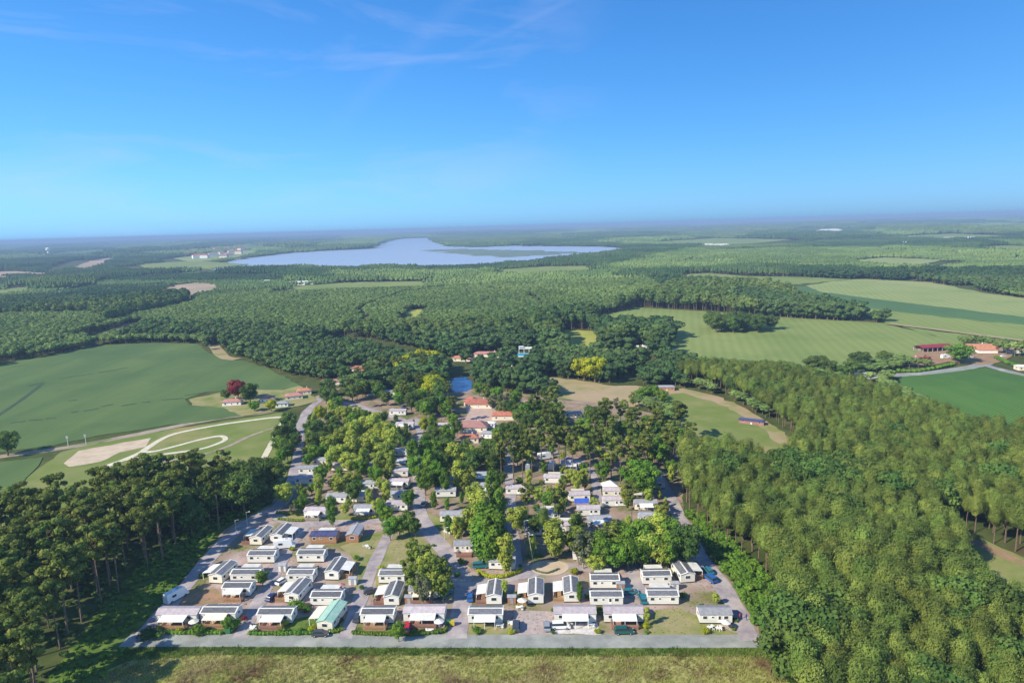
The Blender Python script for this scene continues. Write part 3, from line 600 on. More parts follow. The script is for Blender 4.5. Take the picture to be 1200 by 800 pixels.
def inview(P, h=10, m=60):
    """keep what a camera here or a step to the side could see"""
    f = P[:, 1]*cp_-(h-CAM_H)*sp_; k = P[:, 1]*sp_+(h-CAM_H)*cp_
    a = (P[:, 0]*cr_-k*sr_)/np.maximum(f, 1)*800; bb = (P[:, 0]*sr_+k*cr_)/np.maximum(f, 1)*800
    return (f > 30) & (np.abs(a) < 600+m) & (400-bb < 800+m*1.4)
def mass(P, kind_n, hs_=1.0, var=.18, nv=3, z=0):
    n = len(P); s = hs_*rng.uniform(1-var, 1+var, n)
    return np.stack([P[:, 0], P[:, 1], np.full(n, z), rng.uniform(0, 6.28, n), s*rng.uniform(.92, 1.1, n), s, rng.integers(0, nv, n)], 1)

# ------------------------------------------------------------------ mobile homes
KEEP = []      # (pixel x, pixel y, half width) that no scattered crown may cover
FOOT = []      # footprints on the ground (x, y, radius)
def window(parent, x, y, z, w_, h_, face, cache={}):
    """a window on a wall: frame, with the pane as its part; face 0 = -y, 1 = +x, 2 = +y, 3 = -x"""
    k = (w_, h_)
    if k not in cache:
        f = MB(); t = .07; f.box(-w_/2, w_/2, -.05, .0, 0, t, FRAME); f.box(-w_/2, w_/2, -.05, 0, h_-t, h_, FRAME); f.box(-w_/2, -w_/2+t, -.05, 0, t, h_-t, FRAME); f.box(w_/2-t, w_/2, -.05, 0, t, h_-t, FRAME)
        g = MB(); g.box(-w_/2+t, w_/2-t, -.025, -.004, t, h_-t, GLASS); cache[k] = (f.mesh('window'), g.mesh('pane'))
    f = link(cache[k][0], 'window', parent, (x, y, z), face*math.pi/2); link(cache[k][1], 'pane', f); return f
def door(parent, x, y, z, face, col=None, cache={}):
    if 'd' not in cache:
        b = MB(); b.box(-.45, .45, -.05, 0, 0, 2.0, FRAME); g = MB(); g.box(-.3, .3, -.07, -.052, .9, 1.8, GLASS); cache['d'] = (b.mesh('door'), g.mesh('door_pane'))
    d = link(cache['d'][0], 'door', parent, (x, y, z), face*math.pi/2); link(cache['d'][1], 'door_pane', d); return d
HCACHE = {}
def home_proto(L, Wd, roof, wall, can, canc, deck, small):
    """L along x (the ridge), Wd along y; can: side of the terrace roof (-1, 0, +1 in y)"""
    key = (L, Wd, roof, wall, can, canc, deck, small)
    if key in HCACHE: return HCACHE[key]
    e_, rd = 2.55, 3.15; hx, hy = L/2, Wd/2
    WM = {'white': WALLW, 'cream': CREAM, 'wood': WOOD}[wall]; parts = []
    b = MB(); b.prism([(-hy, .3), (hy, .3), (hy, e_), (0, rd-.02), (-hy, e_)], -hx, hx, WM); parts.append(('wall', b.mesh('wall'), (0, 0, 0), None))
    b = MB(); b.box(-hx+.1, hx-.1, -hy+.1, hy-.1, -.05, .3, RUBBER if wall != 'wood' else WOOD); parts.append(('skirting', b.mesh('skirting'), (0, 0, 0), None))
    plain = {'grey': GREYR, 'mauve': MAUVER, 'navy': NAVYR, 'green': GREENR}.get(roof)
    rm = plain or WHITE; o_ = .18; b = MB(); sl = (rd-e_)/hy; zt = .09
    b.prism([(-hy-o_, e_-o_*sl), (0, rd), (hy+o_, e_-o_*sl), (hy+o_, e_-o_*sl+zt), (0, rd+zt), (-hy-o_, e_-o_*sl+zt)], -hx-o_, hx+o_, rm); parts.append(('roof', b.mesh('roof'), (0, 0, 0), None))
    if not plain:
        for s in (-1, 1):
            b = MB(); y0, y1 = s*.28, s*(hy-.02); z0 = rd+zt-.28*sl; z1 = rd+zt-(hy-.02)*sl; t = .05
            vs = [(x, y, z+d) for d in (.002, t) for x, y, z in ((-hx+.18, y0, z0), (hx-.18, y0, z0), (hx-.18, y1, z1), (-hx+.18, y1, z1))]
            b.add(vs, [(3, 2, 1, 0), (4, 5, 6, 7), (0, 1, 5, 4), (1, 2, 6, 5), (2, 3, 7, 6), (3, 0, 4, 7)], DARKR); parts.append(('roof_panel', b.mesh('roof_panel'), (0, 0, 0), None))
    else:
        b = MB(); b.box(-hx-o_, hx+o_, -.12, .12, rd+zt-.03, rd+zt+.05, rm); parts.append(('ridge_cap', b.mesh('ridge_cap'), (0, 0, 0), None))
    if can and canc:
        CM = {'white': WHITE, 'cream': CREAM, 'mauve': MAUVER}[canc]; cw = 2.9; cl = L*.62; x0 = -hx+1.4 if can > 0 else -cl/2; x1 = x0+cl
        ya, yb = can*(hy+.2), can*(hy+cw); za, zb = 2.62, 2.25; b = MB()
        vs = [(x, y, z+d) for d in (0, .08) for x, y, z in ((x0, ya, za), (x1, ya, za), (x1, yb, zb), (x0, yb, zb))]
        b.add(vs, [(3, 2, 1, 0), (4, 5, 6, 7), (0, 1, 5, 4), (1, 2, 6, 5), (2, 3, 7, 6), (3, 0, 4, 7)], CM)
        parts.append(('canopy', b.mesh('canopy'), (0, 0, 0), None))
        p = MB(); p.box(-.05, .05, -.05, .05, .2, 2.22, FRAME); pm = p.mesh('post')
        for x in (x0+.1, (x0+x1)/2, x1-.1): parts.append(('post', pm, (x, yb-can*.12, 0), len(parts)-1 if False else 'canopy'))
    if can and deck:
        DM = {'orange': DECKO, 'red': DECKR, 'grey': DECKG}[deck]; cl = L*.68; x0 = -hx+.1 if can > 0 else -cl/2; x1 = x0+cl; ya, yb = can*(hy+.01), can*(hy+3.0)
        b = MB(); b.box(x0, x1, min(ya, yb), max(ya, yb), -.05, .3, DM); parts.append(('deck', b.mesh('deck'), (0, 0, 0), None))
        b = MB()
        for z in (.5, .75, 1.0, 1.2): 
            b.box(x0, x1, yb-can*.08 if can > 0 else yb+.03, yb-can*.03 if can > 0 else yb+.08, z, z+.16, DM)
            b.box(x0, x0+.05, min(ya, yb)+.12, max(ya, yb)-.12, z, z+.16, DM); b.box(x1-.05, x1, min(ya, yb)+.12, max(ya, yb)-.12, z, z+.16, DM)
        for x in (x0+.06, (x0+x1)/2, x1-.14): b.box(x, x+.08, yb-can*.16 if can > 0 else yb+.1, yb-can*.1 if can > 0 else yb+.16, .3, 1.36, DM)
        parts.append(('railing', b.mesh('railing'), (0, 0, 0), 'deck'))
    HCACHE[key] = parts; return parts
HOMES = []
def home(px, py, ori, label, L=8.4, Wd=4.1, roof='dark', wall='white', can=0, canc='white', deck=None, rot=0, small=False, group='mobile homes on the campsite', hz=0):
    """(px, py): middle of the foot of the side that faces the camera; ori A: long side faces it, G: gable end faces it"""
    x, y = G(px, py); base = math.radians(-3+rot)
    if ori == 'A': d = Wd/2; ang = base
    else: d = L/2; ang = base+math.pi/2
    cx = x-math.sin(base)*d; cy = y+math.cos(base)*d
    t = empty('mobile_home', (cx, cy, .12), ang, label=label, cat='mobile home', group=group)
    made = {}
    for nm, me, loc, par in home_proto(L, Wd, roof, wall, can, canc, deck, small):
        o = link(me, nm, made.get(par, t), loc); made.setdefault(nm, o)
    hx, hy = L/2, Wd/2
    # openings: long sides, and one in the end towards the lane
    for s, fc in ((-1, 0), (1, 2)):
        xs = (-hx*.68, -hx*.2, hx*.62)
        for i, q in enumerate(xs):
            if small and i == 1: continue
            window(t, q, s*hy, 1.25 if i != 1 else 1.5, 1.15 if i != 1 else .7, .95 if i != 1 else .6, fc)
        if s == (can or -1): door(t, hx*.22, s*hy, .33, fc)
    window(t, -hx, 0, 1.2, 1.5, 1.0, 3)
    if not small: window(t, hx, 0, 1.3, 1.0, .8, 1)
    FOOT.append((cx, cy, max(L, Wd)*.42, label)); 
    sp = math.hypot(x, y); KEEP.append((px, py-8, 15*250/max(sp, 120) if not small else 7)); HOMES.append((t, label))
    return t
LB, MBk, RB = 'beside the left lanes', 'in the middle rows', 'in the right rows'
home(300, 639, 'G', 'dark roofed mobile home with canopy on its left, back left corner of the plots', can=1, deck='red', wall='cream', rot=-4)
home(324, 636, 'G', 'dark roofed mobile home with canopy on its right, facing the parked white trailer', can=-1, rot=-4)
home(306, 660, 'A', 'white mobile home with rear canopy, right behind the one beside the round bush', can=1)
home(364, 659, 'A', 'white mobile home in front of the brown timber chalet with the navy roof', can=1)
home(379, 637, 'A', 'brown timber chalet with two navy roof halves at the back of the open plots', L=8.6, roof='navy', wall='wood', can=1, deck='orange')
home(413, 636, 'G', 'timber fronted chalet with blue grey roof right of the navy roofed chalet', roof='grey', wall='wood', can=0, L=7.2)
home(253, 684, 'G', 'dark roofed mobile home with a wide white canopy on its left, nearest the left lane', can=1, rot=-6, wall='cream')
home(287, 683, 'A', 'white mobile home with rear canopy and a round green bush at its right end', can=1, wall='white')
home(277, 699, 'A', 'mobile home with white front canopy over an orange deck behind the brown earth plot', can=-1, deck='orange', L=8)
home(352, 683, 'A', 'mobile home with green tinged dark roof and rear canopy behind the diagonal home', can=1, L=7.6)
home(389, 680, 'G', 'dark roofed mobile home with canopy and timber deck on its right beside the straight lane', can=-1, deck='orange', rot=-3)
home(342, 707, 'G', 'dark roofed mobile home with shrub before its gable and long canopy on its left', can=1, deck='orange', rot=-7)
home(382, 710, 'A', 'white mobile home with rear canopy directly behind the green roofed home', can=1)
home(207, 731, 'A', 'mauve grey roofed mobile home with white awning at the far left front corner', L=11, roof='mauve', can=-1, deck='orange', canc='white')
home(256, 729, 'A', 'dark roofed mobile home with cream front canopy and yellow orange deck by the front road', L=9.4, can=-1, deck='orange', canc='cream')
home(322, 731, 'A', 'dark roofed mobile home with wide white front canopy and bluish end by front road', L=9.2, can=-1, deck='red', canc='white')
home(381, 740, 'G', 'mobile home with mint green roof and cream side canopy', L=9.6, roof='green', wall='cream', can=1, canc='cream', rot=-6)
home(459, 684, 'A', 'small white mobile home with rear canopy left of the round birch clump', L=7.4, can=1)
home(459, 710, 'G', 'dark roofed home with red deck on its left, directly behind the bright orange deck home', can=1, deck='red', L=8)
home(442, 731, 'A', 'dark roofed mobile home with white front canopy above a bright orange deck', L=8.6, can=-1, deck='orange')
home(497, 729, 'A', 'mauve grey roofed mobile home with white front and brown deck beside the red car', L=10.6, roof='mauve', can=-1, deck='red')
home(496, 702, 'A', 'pale mobile home mostly hidden under the round birch clump', L=8, roof='grey', wall='cream', can=-1, deck='red', canc='cream')
home(579, 709, 'G', 'dark roofed mobile home with red deck beside the blue car', can=1, deck='red', L=8.2)
home(628, 708, 'G', 'dark roofed mobile home standing alone behind the pink gravel yard', can=1, deck='orange', L=8.6)
home(670, 706, 'G', 'dark roofed mobile home with a slim green tree along its right wall', can=1, deck='orange', L=8.6)
home(569, 731, 'A', 'dark roofed mobile home with white front canopy by the main lane corner', L=8.8, can=-1)
home(674, 730, 'A', 'mauve roofed mobile home with white front canopy on the white gravel plot', L=10.6, roof='mauve', can=-1, canc='white')
home(709, 690, 'A', 'white home with rear canopy, rear one of the pair left of the parking bay', L=8, can=1)
home(711, 710, 'A', 'long white dark roofed home, front one of the pair left of the parking bay', L=8.6, can=0)
home(731, 730, 'A', 'mauve roofed mobile home with white front canopy behind the long dark green car', L=9.8, roof='mauve', can=-1, canc='white', deck='red')
home(770, 685, 'A', 'white mobile home with rear canopy, rear one of the pair right of the parking bay', L=8, can=1, rot=2)
home(777, 709, 'A', 'white mobile home with rear canopy, front one of the pair, behind the dry lawn', L=8.2, can=1)
home(806, 683, 'G', 'dark roofed mobile home with timber deck on its right beside the blue car', can=-1, deck='orange', rot=9, L=8)
home(839, 731, 'A', 'white mobile home with plain bluish grey roof alone at the right front corner', L=8, roof='grey', can=0)
home(545, 648, 'A', 'grey roofed mobile home with red brown deck behind the main lane junction', roof='grey', L=7, can=-1, canc=None, deck='red')
home(588, 668, 'A', 'grey roofed mobile home behind the curved yellow hedge', roof='grey', L=7.6, wall='white', rot=-4)
inner = [(529, 612, 'A', 'white mobile home left of the tall dark green tree group', 'grey'), (522, 583, 'A', 'long cream fronted mobile home across from the lane bend', 'grey'), (467, 572, 'A', 'white mobile home end of row just left of the upper main lane', 'mauve'),
 (465, 587, 'A', 'white mobile home behind the round olive tree near the main lane', 'grey'), (465, 599, 'A', 'small white mobile home among the trees behind the lane corner', 'mauve'), (467, 559, 'A', 'cream white mobile home, third from front in the row by the upper lane', 'mauve'),
 (470, 546, 'A', 'small white mobile home half hidden under bright trees by the upper main lane', 'mauve'), (472, 535, 'A', 'white mobile home farthest back in the row left of the upper main lane', 'mauve'), (433, 574, 'A', 'bluish grey roofed mobile home behind a small bright tree', 'grey'),
 (421, 589, 'A', 'white mobile home with cream porch between two small bright trees', 'grey'), (427, 604, 'A', 'mobile home with cream awning behind the clipped yellow hedge', 'grey'), (432, 552, 'A', 'white mobile home shaded by the large bright grove', 'grey'),
 (398, 552, 'A', 'bright white mobile home at the front edge of the large bright grove', 'mauve'), (357, 568, 'A', 'white mobile home beside the shaded left lane', 'mauve'), (369, 607, 'A', 'white mobile home left of the vivid green cone shaped tree', 'mauve'),
 (377, 546, 'A', 'small mobile home with a pale blue end behind a green tree', 'grey'), (361, 556, 'A', 'small pale mobile home farthest back beside the left lane', 'grey'), (394, 590, 'A', 'small shaded mobile home behind the vivid cone shaped tree', 'grey'),
 (565, 564, 'A', 'grey roofed mobile home behind the yellow green tree near the centre', 'grey'), (564, 577, 'A', 'small mobile home under the tall narrow green tree', 'grey'), (605, 580, 'A', 'white mobile home right of the shaded inner path', 'mauve'),
 (679, 588, 'A', 'bright white mobile home among the pines right of the centre', 'mauve'), (669, 550, 'A', 'white mobile home behind the small yellow tree', 'mauve'), (690, 605, 'A', 'white mobile home with a blue tarpaulin over its left end', 'mauve'),
 (628, 628, 'A', 'white mobile home behind the two leaning lamp posts', 'grey'), (662, 625, 'A', 'white mobile home right of the bright green cone tree', 'mauve'), (703, 618, 'A', 'small white mobile home just below the blue tarpaulin', 'grey'),
 (719, 583, 'A', 'cream mobile home below the white marquee', 'mauve'), (720, 594, 'A', 'cream mobile home with an open porch below the cream one', 'mauve'), (750, 581, 'A', 'white mobile home directly before the large round green tree', 'grey'),
 (757, 598, 'A', 'pale blue grey mobile home behind the right tree belt', 'grey'), (773, 573, 'G', 'white mobile home with an open gable at the right end of the campsite', 'grey'), (762, 614, 'A', 'small white mobile home peeking above the bright right tree belt', 'grey'),
 (528, 570, 'A', 'shaded mobile home behind the long cream fronted one', 'grey'), (474, 503, 'A', 'mauve roofed mobile home beside the entrance road bend', 'mauve'), (518, 504, 'A', 'small white mobile home left of the red roofed plaza', 'mauve'),
 (525, 532, 'A', 'pale mobile home behind the central green trees', 'mauve'), (649, 567, 'A', 'mauve mobile home below the parked caravans', 'mauve'), (687, 657, 'A', 'white mobile home mostly hidden behind the grey leaved tree', 'mauve'),
 (672, 490, 'A', 'pale mobile home under the dark pines behind the central wood', 'grey'), (466, 487, 'A', 'white and blue roofed mobile home next to the entrance road', 'mauve'), (643, 610, 'A', 'shaded mobile home between the dark conifers', 'grey')]
for i, (px, py, o_, lb, rf) in enumerate(inner):
    lf = 7.8 if py > 520 else 9
    home(px, py, o_, lb, roof=rf, L=lf, wall='white' if i % 3 else 'cream', can=[0, 1, -1, 0][i % 4], canc=['white', 'cream'][i % 2], deck=[None, None, 'grey', None][i % 4], rot=[0, 3, -4, 2, -2][i % 5], small=True)

# ------------------------------------------------------------------ vehicles
CARC = {}
def car_proto(kind, paint):
    key = (kind, paint.name)
    if key in CARC: return CARC[key]
    P = []; b = MB()
    if kind == 'car': Lh, wd, prof, cab = 2.1, .86, [(-2.1, .35), (-2.08, .75), (-1.95, .95), (-1.1, 1.0), (1.1, .95), (1.95, .8), (2.12, .6), (2.12, .35)], [(-1.85, .95), (-1.5, 1.42), (.35, 1.45), (1.15, .94)]
    elif kind == 'estate': Lh, wd, prof, cab = 2.4, .92, [(-2.4, .35), (-2.38, .8), (-2.3, 1.0), (1.3, 1.0), (2.2, .85), (2.42, .6), (2.42, .35)], [(-2.25, 1.0), (-2.0, 1.62), (.7, 1.66), (1.5, 1.0)]
    else: Lh, wd, prof, cab = 3.3, 1.08, [(-3.3, .4), (-3.3, 2.75), (-3.2, 2.9), (1.4, 2.95), (2.3, 2.7), (2.35, 2.0), (2.5, 1.25), (3.2, 1.05), (3.3, .8), (3.3, .4)], [(2.2, 1.35), (1.9, 1.95), (2.0, 2.05), (2.62, 1.3)]
    b.prism([(a, z) for a, z in prof][::-1], -wd, wd, paint, axis='y'); 
    # draw in the upper body a little
    b.v = [(x, y, z) for x, y, z in [(v[0], v[1]*(1-.06*max(0, (v[2]-.6))), v[2]) for v in b.v]]
    P.append(('body', b.mesh('body'), None))
    if kind != 'van':
        g = MB(); g.prism([(a, z) for a, z in cab][::-1], -wd*.86, wd*.86, GLASS, axis='y'); g.v = [(x, y*(1-.25*max(0, z-1.0)), z) for x, y, z in g.v]; P.append(('window_band', g.mesh('window_band'), None))
        rf = MB(); a0, z0 = cab[1]; a1, z1 = cab[2]; rf.prism([(a0-.05, z0-.01), (a1+.05, z1-.01), (a1, z1+.05), (a0, z0+.05)][::-1], -wd*.78, wd*.78, paint, axis='y'); P.append(('roof', rf.mesh('roof'), None))
    else:
        g = MB(); g.box(2.28, 2.36, -.85, .85, 1.5, 2.1, GLASS); g.box(-1.8, -.6, -1.1, -.9, 1.5, 2.1, GLASS); g.box(-1.8, -.6, .9, 1.1, 1.5, 2.1, GLASS); P.append(('window_band', g.mesh('window_band'), None))
        sk = MB(); sk.box(-1.2, -.4, -.4, .4, 2.9, 3.05, FRAME); sk.box(.3, 1.0, -.35, .35, 2.93, 3.07, GREYR); P.append(('roof_hatch', sk.mesh('roof_hatch'), None))
    wh = MB(); n = 14; R = .33 if kind != 'van' else .38
    vs = [(R*math.cos(2*math.pi*k/n), s*.11, R*math.sin(2*math.pi*k/n)) for s in (-1, 1) for k in range(n)]
    wh.add(vs, [(k, (k+1) % n, n+(k+1) % n, n+k) for k in range(n)]+[tuple(range(n)), tuple(range(2*n-1, n-1, -1))], RUBBER)
    wh.box(-.12, .12, -.13, .13, -.12, .12, GALV); wm = wh.mesh('wheel')
    for sx in (-.64, .64):
        for s in (-1, 1): P.append(('wheel', wm, (sx*Lh, s*(wd-.08), R)))
    hl = MB(); hl.box(-.04, .04, -.16, .16, 0, .14, FRAME); hm = hl.mesh('headlight')
    for s in (-1, 1): P.append(('headlight', hm, (Lh+.0, s*(wd-.25), .62)))
    CARC[key] = P; return P
def vehicle(px, py, ang, col, label, kind='car', cat=None, name=None):
    x, y = G(px, py); t = empty(name or {'car': 'parked_car', 'estate': 'parked_car', 'van': 'motorhome'}[kind], (x, y, .18), math.radians(ang), label=label, cat=cat or ('car' if kind != 'van' else 'motorhome'), group='vehicles parked on the campsite')
    for nm, me, loc in car_proto(kind, col): link(me, nm, t, loc)
    FOOT.append((x, y, 2.6, label)); KEEP.append((px, py-2, 6))
cw, cr2, ct, cb, cn, cg, cdg, cdk = (carpaint(a, b) for a, b in (('white', (.75, .75, .75)), ('red', (.45, .015, .03)), ('teal', (.02, .16, .2)), ('blue', (.02, .1, .32)), ('navy', (.02, .03, .12)), ('grey', (.25, .27, .3)), ('dark_green', (.01, .09, .075)), ('dark_grey', (.05, .055, .07))))
vehicle(477, 738, 95, cr2, 'red hatchback parked by the hedge beside the brown decked home', 'estate')
vehicle(522, 698, 60, ct, 'teal blue car parked at the right edge of the birch clump', 'estate')
vehicle(551, 702, 92, cb, 'deep blue car parked left of the home with the red deck')
vehicle(419, 726, 90, cdk, 'dark car parked left of the home with the bright orange deck')
vehicle(435, 695, 15, cdk, 'black car parked beside the straight lane left of a small canopy')
vehicle(605, 736, 88, cdk, 'dark grey car on the left side of the pink gravel yard', 'estate')
vehicle(641, 736, 88, cg, 'silver grey car on the right side of the pink gravel yard')
vehicle(657, 736, 0, cw, 'white car on the white gravel plot', 'estate')
vehicle(731, 742, 0, cdg, 'long dark green estate car parked along the front road', 'estate')
vehicle(753, 704, 92, ct, 'teal car beside the front home of the right pair', 'estate')
vehicle(739, 696, 5, ct, 'pale teal car at the foot of the parking bay')
vehicle(832, 680, 112, cb, 'blue car parked in front beside the timber deck near the right lane', 'estate')
vehicle(830, 671, 100, ct, 'teal car parked behind the blue car near the right lane')
vehicle(563, 665, 5, ct, 'teal car parked behind the curved yellow hedge', 'estate')
vehicle(319, 702, 70, cn, 'navy car standing beside the second left lane')
vehicle(331, 683, 60, cw, 'white car standing beside the second left lane')
vehicle(376, 745, 0, cdk, 'dark blue car before the gable of the green roofed home')
vehicle(207, 702, 62, cw, 'white motorhome parked on the brown earth plot beside the left lane', 'van')
vehicle(334, 642, 10, cw, 'white touring van parked before the back left homes', 'van')
vehicle(619, 551, 85, cg, 'silver van parked on the shaded upper path', 'van')
vehicle(647, 549, 75, cw, 'white motorhome, nearer of the two vans among the central pines', 'van')
vehicle(639, 538, 20, cw, 'white motorhome, farther of the two vans among the central pines', 'van')
vehicle(461, 482, 20, cw, 'white car by the entrance parking')
vehicle(474, 480, 40, cb, 'blue car by the entrance parking')
vehicle(590, 622, 95, cb, 'blue car in the deep shade of the inner path')
vehicle(497, 592, 80, cg, 'grey car in tree shade on the main lane')
vehicle(434, 464, 20, cw, 'white car under the dark trees behind the entrance')
vehicle(654, 605, 20, cg, 'grey car half under the dark central pines')
vehicle(1108, 420, 10, cw, 'white van standing in the red barn yard', 'van')
vehicle(1176, 418, 10, cw, 'white car parked right of the orange roofed farmhouse')

# ------------------------------------------------------------------ houses
def house(px, py, L, Wd, rot, roofm, wallm, label, name='house', cat='house', hwall=2.9, rise=1.5, hip=True, chim=True, win=3, group=None, wing=None):
    x, y = G(px, py); t = empty(name, (x, y, 0), math.radians(rot), label=label, cat=cat, group=group); k_ = .85 if 400 < py < 440 and px < 650 else .7 if 345 < py < 530 else 1
    if k_ != 1: t.scale = (k_, k_, .85)
    def body(cx, cy, L, Wd, tag_=''):
        hx, hy = L/2, Wd/2
        b = MB(); b.box(cx-hx, cx+hx, cy-hy, cy+hy, -.1, hwall, wallm); b.obj('wall', t)
        o_ = .5; ins = hy*.9 if hip else 0; z = hwall; b = MB()
        vs = [(cx-hx-o_, cy-hy-o_, z), (cx+hx+o_, cy-hy-o_, z), (cx+hx+o_, cy+hy+o_, z), (cx-hx-o_, cy+hy+o_, z), (cx-hx-o_+ins, cy, z+rise), (cx+hx+o_-ins, cy, z+rise)]
        vs += [(a, b_, c-.15) for a, b_, c in vs[:4]]
        b.add(vs, [(0, 1, 5, 4), (1, 2, 5), (2, 3, 4, 5), (3, 0, 4), (6, 7, 1, 0), (7, 8, 2, 1), (8, 9, 3, 2), (9, 6, 0, 3), (9, 8, 7, 6)], roofm); rf = b.obj('roof', t)
        return hx, hy, rf
    hx, hy, rf = body(0, 0, L, Wd)
    if wing: body(*wing)
    for i in range(win):
        q = -hx+L*(i+.5)/win
        if i == win//2: door(t, q, -hy, .05, 0)
        else: window(t, q, -hy, 1.0, 1.3, 1.2, 0)
        window(t, q, hy, 1.0, 1.3, 1.2, 2)
    window(t, hx, 0, 1.0, 1.3, 1.2, 1); window(t, -hx, 0, 1.0, 1.3, 1.2, 3)
    if chim: b = MB(); b.box(hx*.3, hx*.3+.7, .3, 1.0, hwall+.3, hwall+rise+.7, wallm); b.obj('chimney', rf)
    L *= k_; Wd *= k_; FOOT.append((x, y, max(L, Wd)*.62, label)); KEEP.append((px, py-4, 9+300*L/max(60, math.hypot(x, y))*.45)); return t
house(273, 474, 15, 9, 8, TILEP, RENDW, 'white walled house with pink roof in front of the copper red tree')
house(314, 470, 11, 9, 10, TILEP, RENDW, 'pink roofed house half behind the rounded shrub by the crop field', hip=True)
house(331, 476, 10, 7, 10, GREYR, RENDW, 'low building with blue grey roof beside the country road', cat='building', name='outbuilding', rise=.8, chim=False)
house(345, 467, 14, 9, 18, TILEP, RENDER_, 'long pink roofed house behind the blue grey roof')
house(357, 461, 12, 9, 14, TILEO, RENDER_, 'orange roofed house at the corner of the big crop field')
house(420, 434, 22, 13, -8, TILE, RENDER_, 'red tiled farmhouse with a lower wing behind the campsite entrance', wing=(9, -10, 13, 9))
house(450, 447, 16, 12, 3, TILEM, RENDER_, 'mauve tiled building left of the yellow green trees', name='building', cat='building')
house(393, 450, 26, 8, 4, TILEM, RENDER_, 'long brown tiled barn beside the dark hedge', name='barn', cat='barn')
house(460, 462, 14, 9, 0, GREYR, RENDW, 'grey roofed service building amid dark trees', name='building', cat='building', rise=.8)
house(562, 476, 21, 13, -6, TILE, RENDER_, 'large red tiled reception building below the pond', name='reception_building', cat='building', wing=(-8, 6, 10, 9), rise=2.4)
house(592, 490, 19, 10, -3, TILE, RENDER_, 'red tiled building right of the plaza', name='building', cat='building', rise=2)
house(555, 503, 20, 13, -4, TILEM, RENDER_, 'dark mauve tiled hall in front of the plaza', name='building', cat='building', rise=2.6)
house(550, 517, 12, 8, 5, TILE, RENDER_, 'small red roofed block at the front of the plaza', name='building', cat='building')
house(574, 500, 8, 5, -10, WHITE, RENDW, 'small white roofed annex right of the mauve hall', name='building', cat='building', rise=.5, chim=False)
house(573, 512, 9, 6, -10, GREYR, RENDW, 'grey roofed annex at the front right of the plaza', name='building', cat='building', rise=.7, chim=False)
house(543, 422, 18, 11, -12, TILEO, RENDER_, 'orange roofed house left of the long salmon roofed house beyond the pond')
house(574, 417, 28, 10, -8, TILEP, RENDER_, 'long salmon roofed house beyond the pond', wing=(13, -8, 14, 8))
house(609, 428, 18, 11, 30, TILEO, RENDW, 'orange roofed house with a bright white end in front of the blue pool', wing=(-5, -8, 8, 9))
house(719, 411, 20, 9, -3, GREYR, RENDW, 'grey roofed workshop, left one of the long white row near the big field', name='workshop', cat='building', rise=1)
house(736, 412, 20, 9, -3, GREYR, RENDW, 'white walled workshop, middle one of the long white row', name='workshop', cat='building', rise=1)
house(751, 409, 12, 8, -3, WHITE, RENDW, 'white roofed shed at the right end of the white row', name='workshop', cat='building', rise=.8)
house(781, 457, 13, 6, -6, GREYR, WOOD, 'low grey roofed shed at the head of the green strip', name='shed', cat='shed', rise=.8, chim=False)
house(881, 496, 17, 4.6, -30, NAVYR, TILEM, 'long dark navy roofed wooden shelter on the grass strip', name='shelter', cat='shelter', hwall=2.2, rise=.9, chim=False, win=3)
def barn(px, py):
    x, y = G(px, py); t = empty('open_barn', (x, y, .3), math.radians(9), label='open sided barn with long dark red roof beside the big light field', cat='barn'); t.scale = (.66, .66, .75)
    b = MB(); b.prism([(-7.5, 4.2), (-7.2, 4.0), (0, 6.0), (7.2, 4.0), (7.5, 4.2), (0, 6.3)], -19, 19, TILED); b.obj('roof', t)
    p = MB(); p.box(-.15, .15, -.15, .15, -.3, 4.2, GALV); pm = p.mesh('post')
    for i in range(7):
        for s in (-6.8, 6.8): link(pm, 'post', t, (-18+6*i, s, 0))
    b = MB(); b.box(-18.6, 18.6, 6.95, 7.1, -.3, 3.95, MAUVER); b.obj('wall', t); b = MB()
    for i in range(5): b.box(-15+6.5*i, -11+6.5*i, 0, 5, -.3, 2.2, DECKG)
    b.obj('hay_stack', t); FOOT.append((x, y, 22, 'barn')); KEEP.append((px, py-5, 22))
barn(1093, 411)
sheet('farm_yard', [(1062, 428), (1066, 420), (1080, 412), (1125, 406), (1168, 405), (1190, 415), (1175, 424), (1150, 428), (1110, 424), (1085, 430)], .36, M_BROWN, amp=.6)
house(1146, 411, 24, 15, -8, TILEO, RENDW, 'orange roofed farmhouse right of the red barn', rise=3.4, hip=False, wing=(2, -11, 18, 9))
house(1132, 419, 10, 7, 5, TILEM, RENDER_, 'low mauve roofed shed before the orange roofed farmhouse', name='shed', cat='shed')
house(1071, 424, 12, 6, 8, TILEM, RENDER_, 'small reddish sheds at the left of the farm yard', name='shed', cat='shed')
house(1188, 413, 16, 9, -6, TILEM, RENDER_, 'mauve roofed house at the right edge beyond the farmhouse')
house(1199, 433, 12, 8, -6, WHITE, RENDER_, 'small cream building at the far right edge beside the road', rise=1)
house(1016, 441, 10, 5, 5, WHITE, RENDW, 'low white shed at the end of the farm road', name='shed', cat='shed', rise=.6, chim=False)
house(1001, 440, 7, 5, 5, WHITE, RENDW, 'little white shed left of the low white shed at the farm road', name='shed', cat='shed', rise=.6, chim=False)
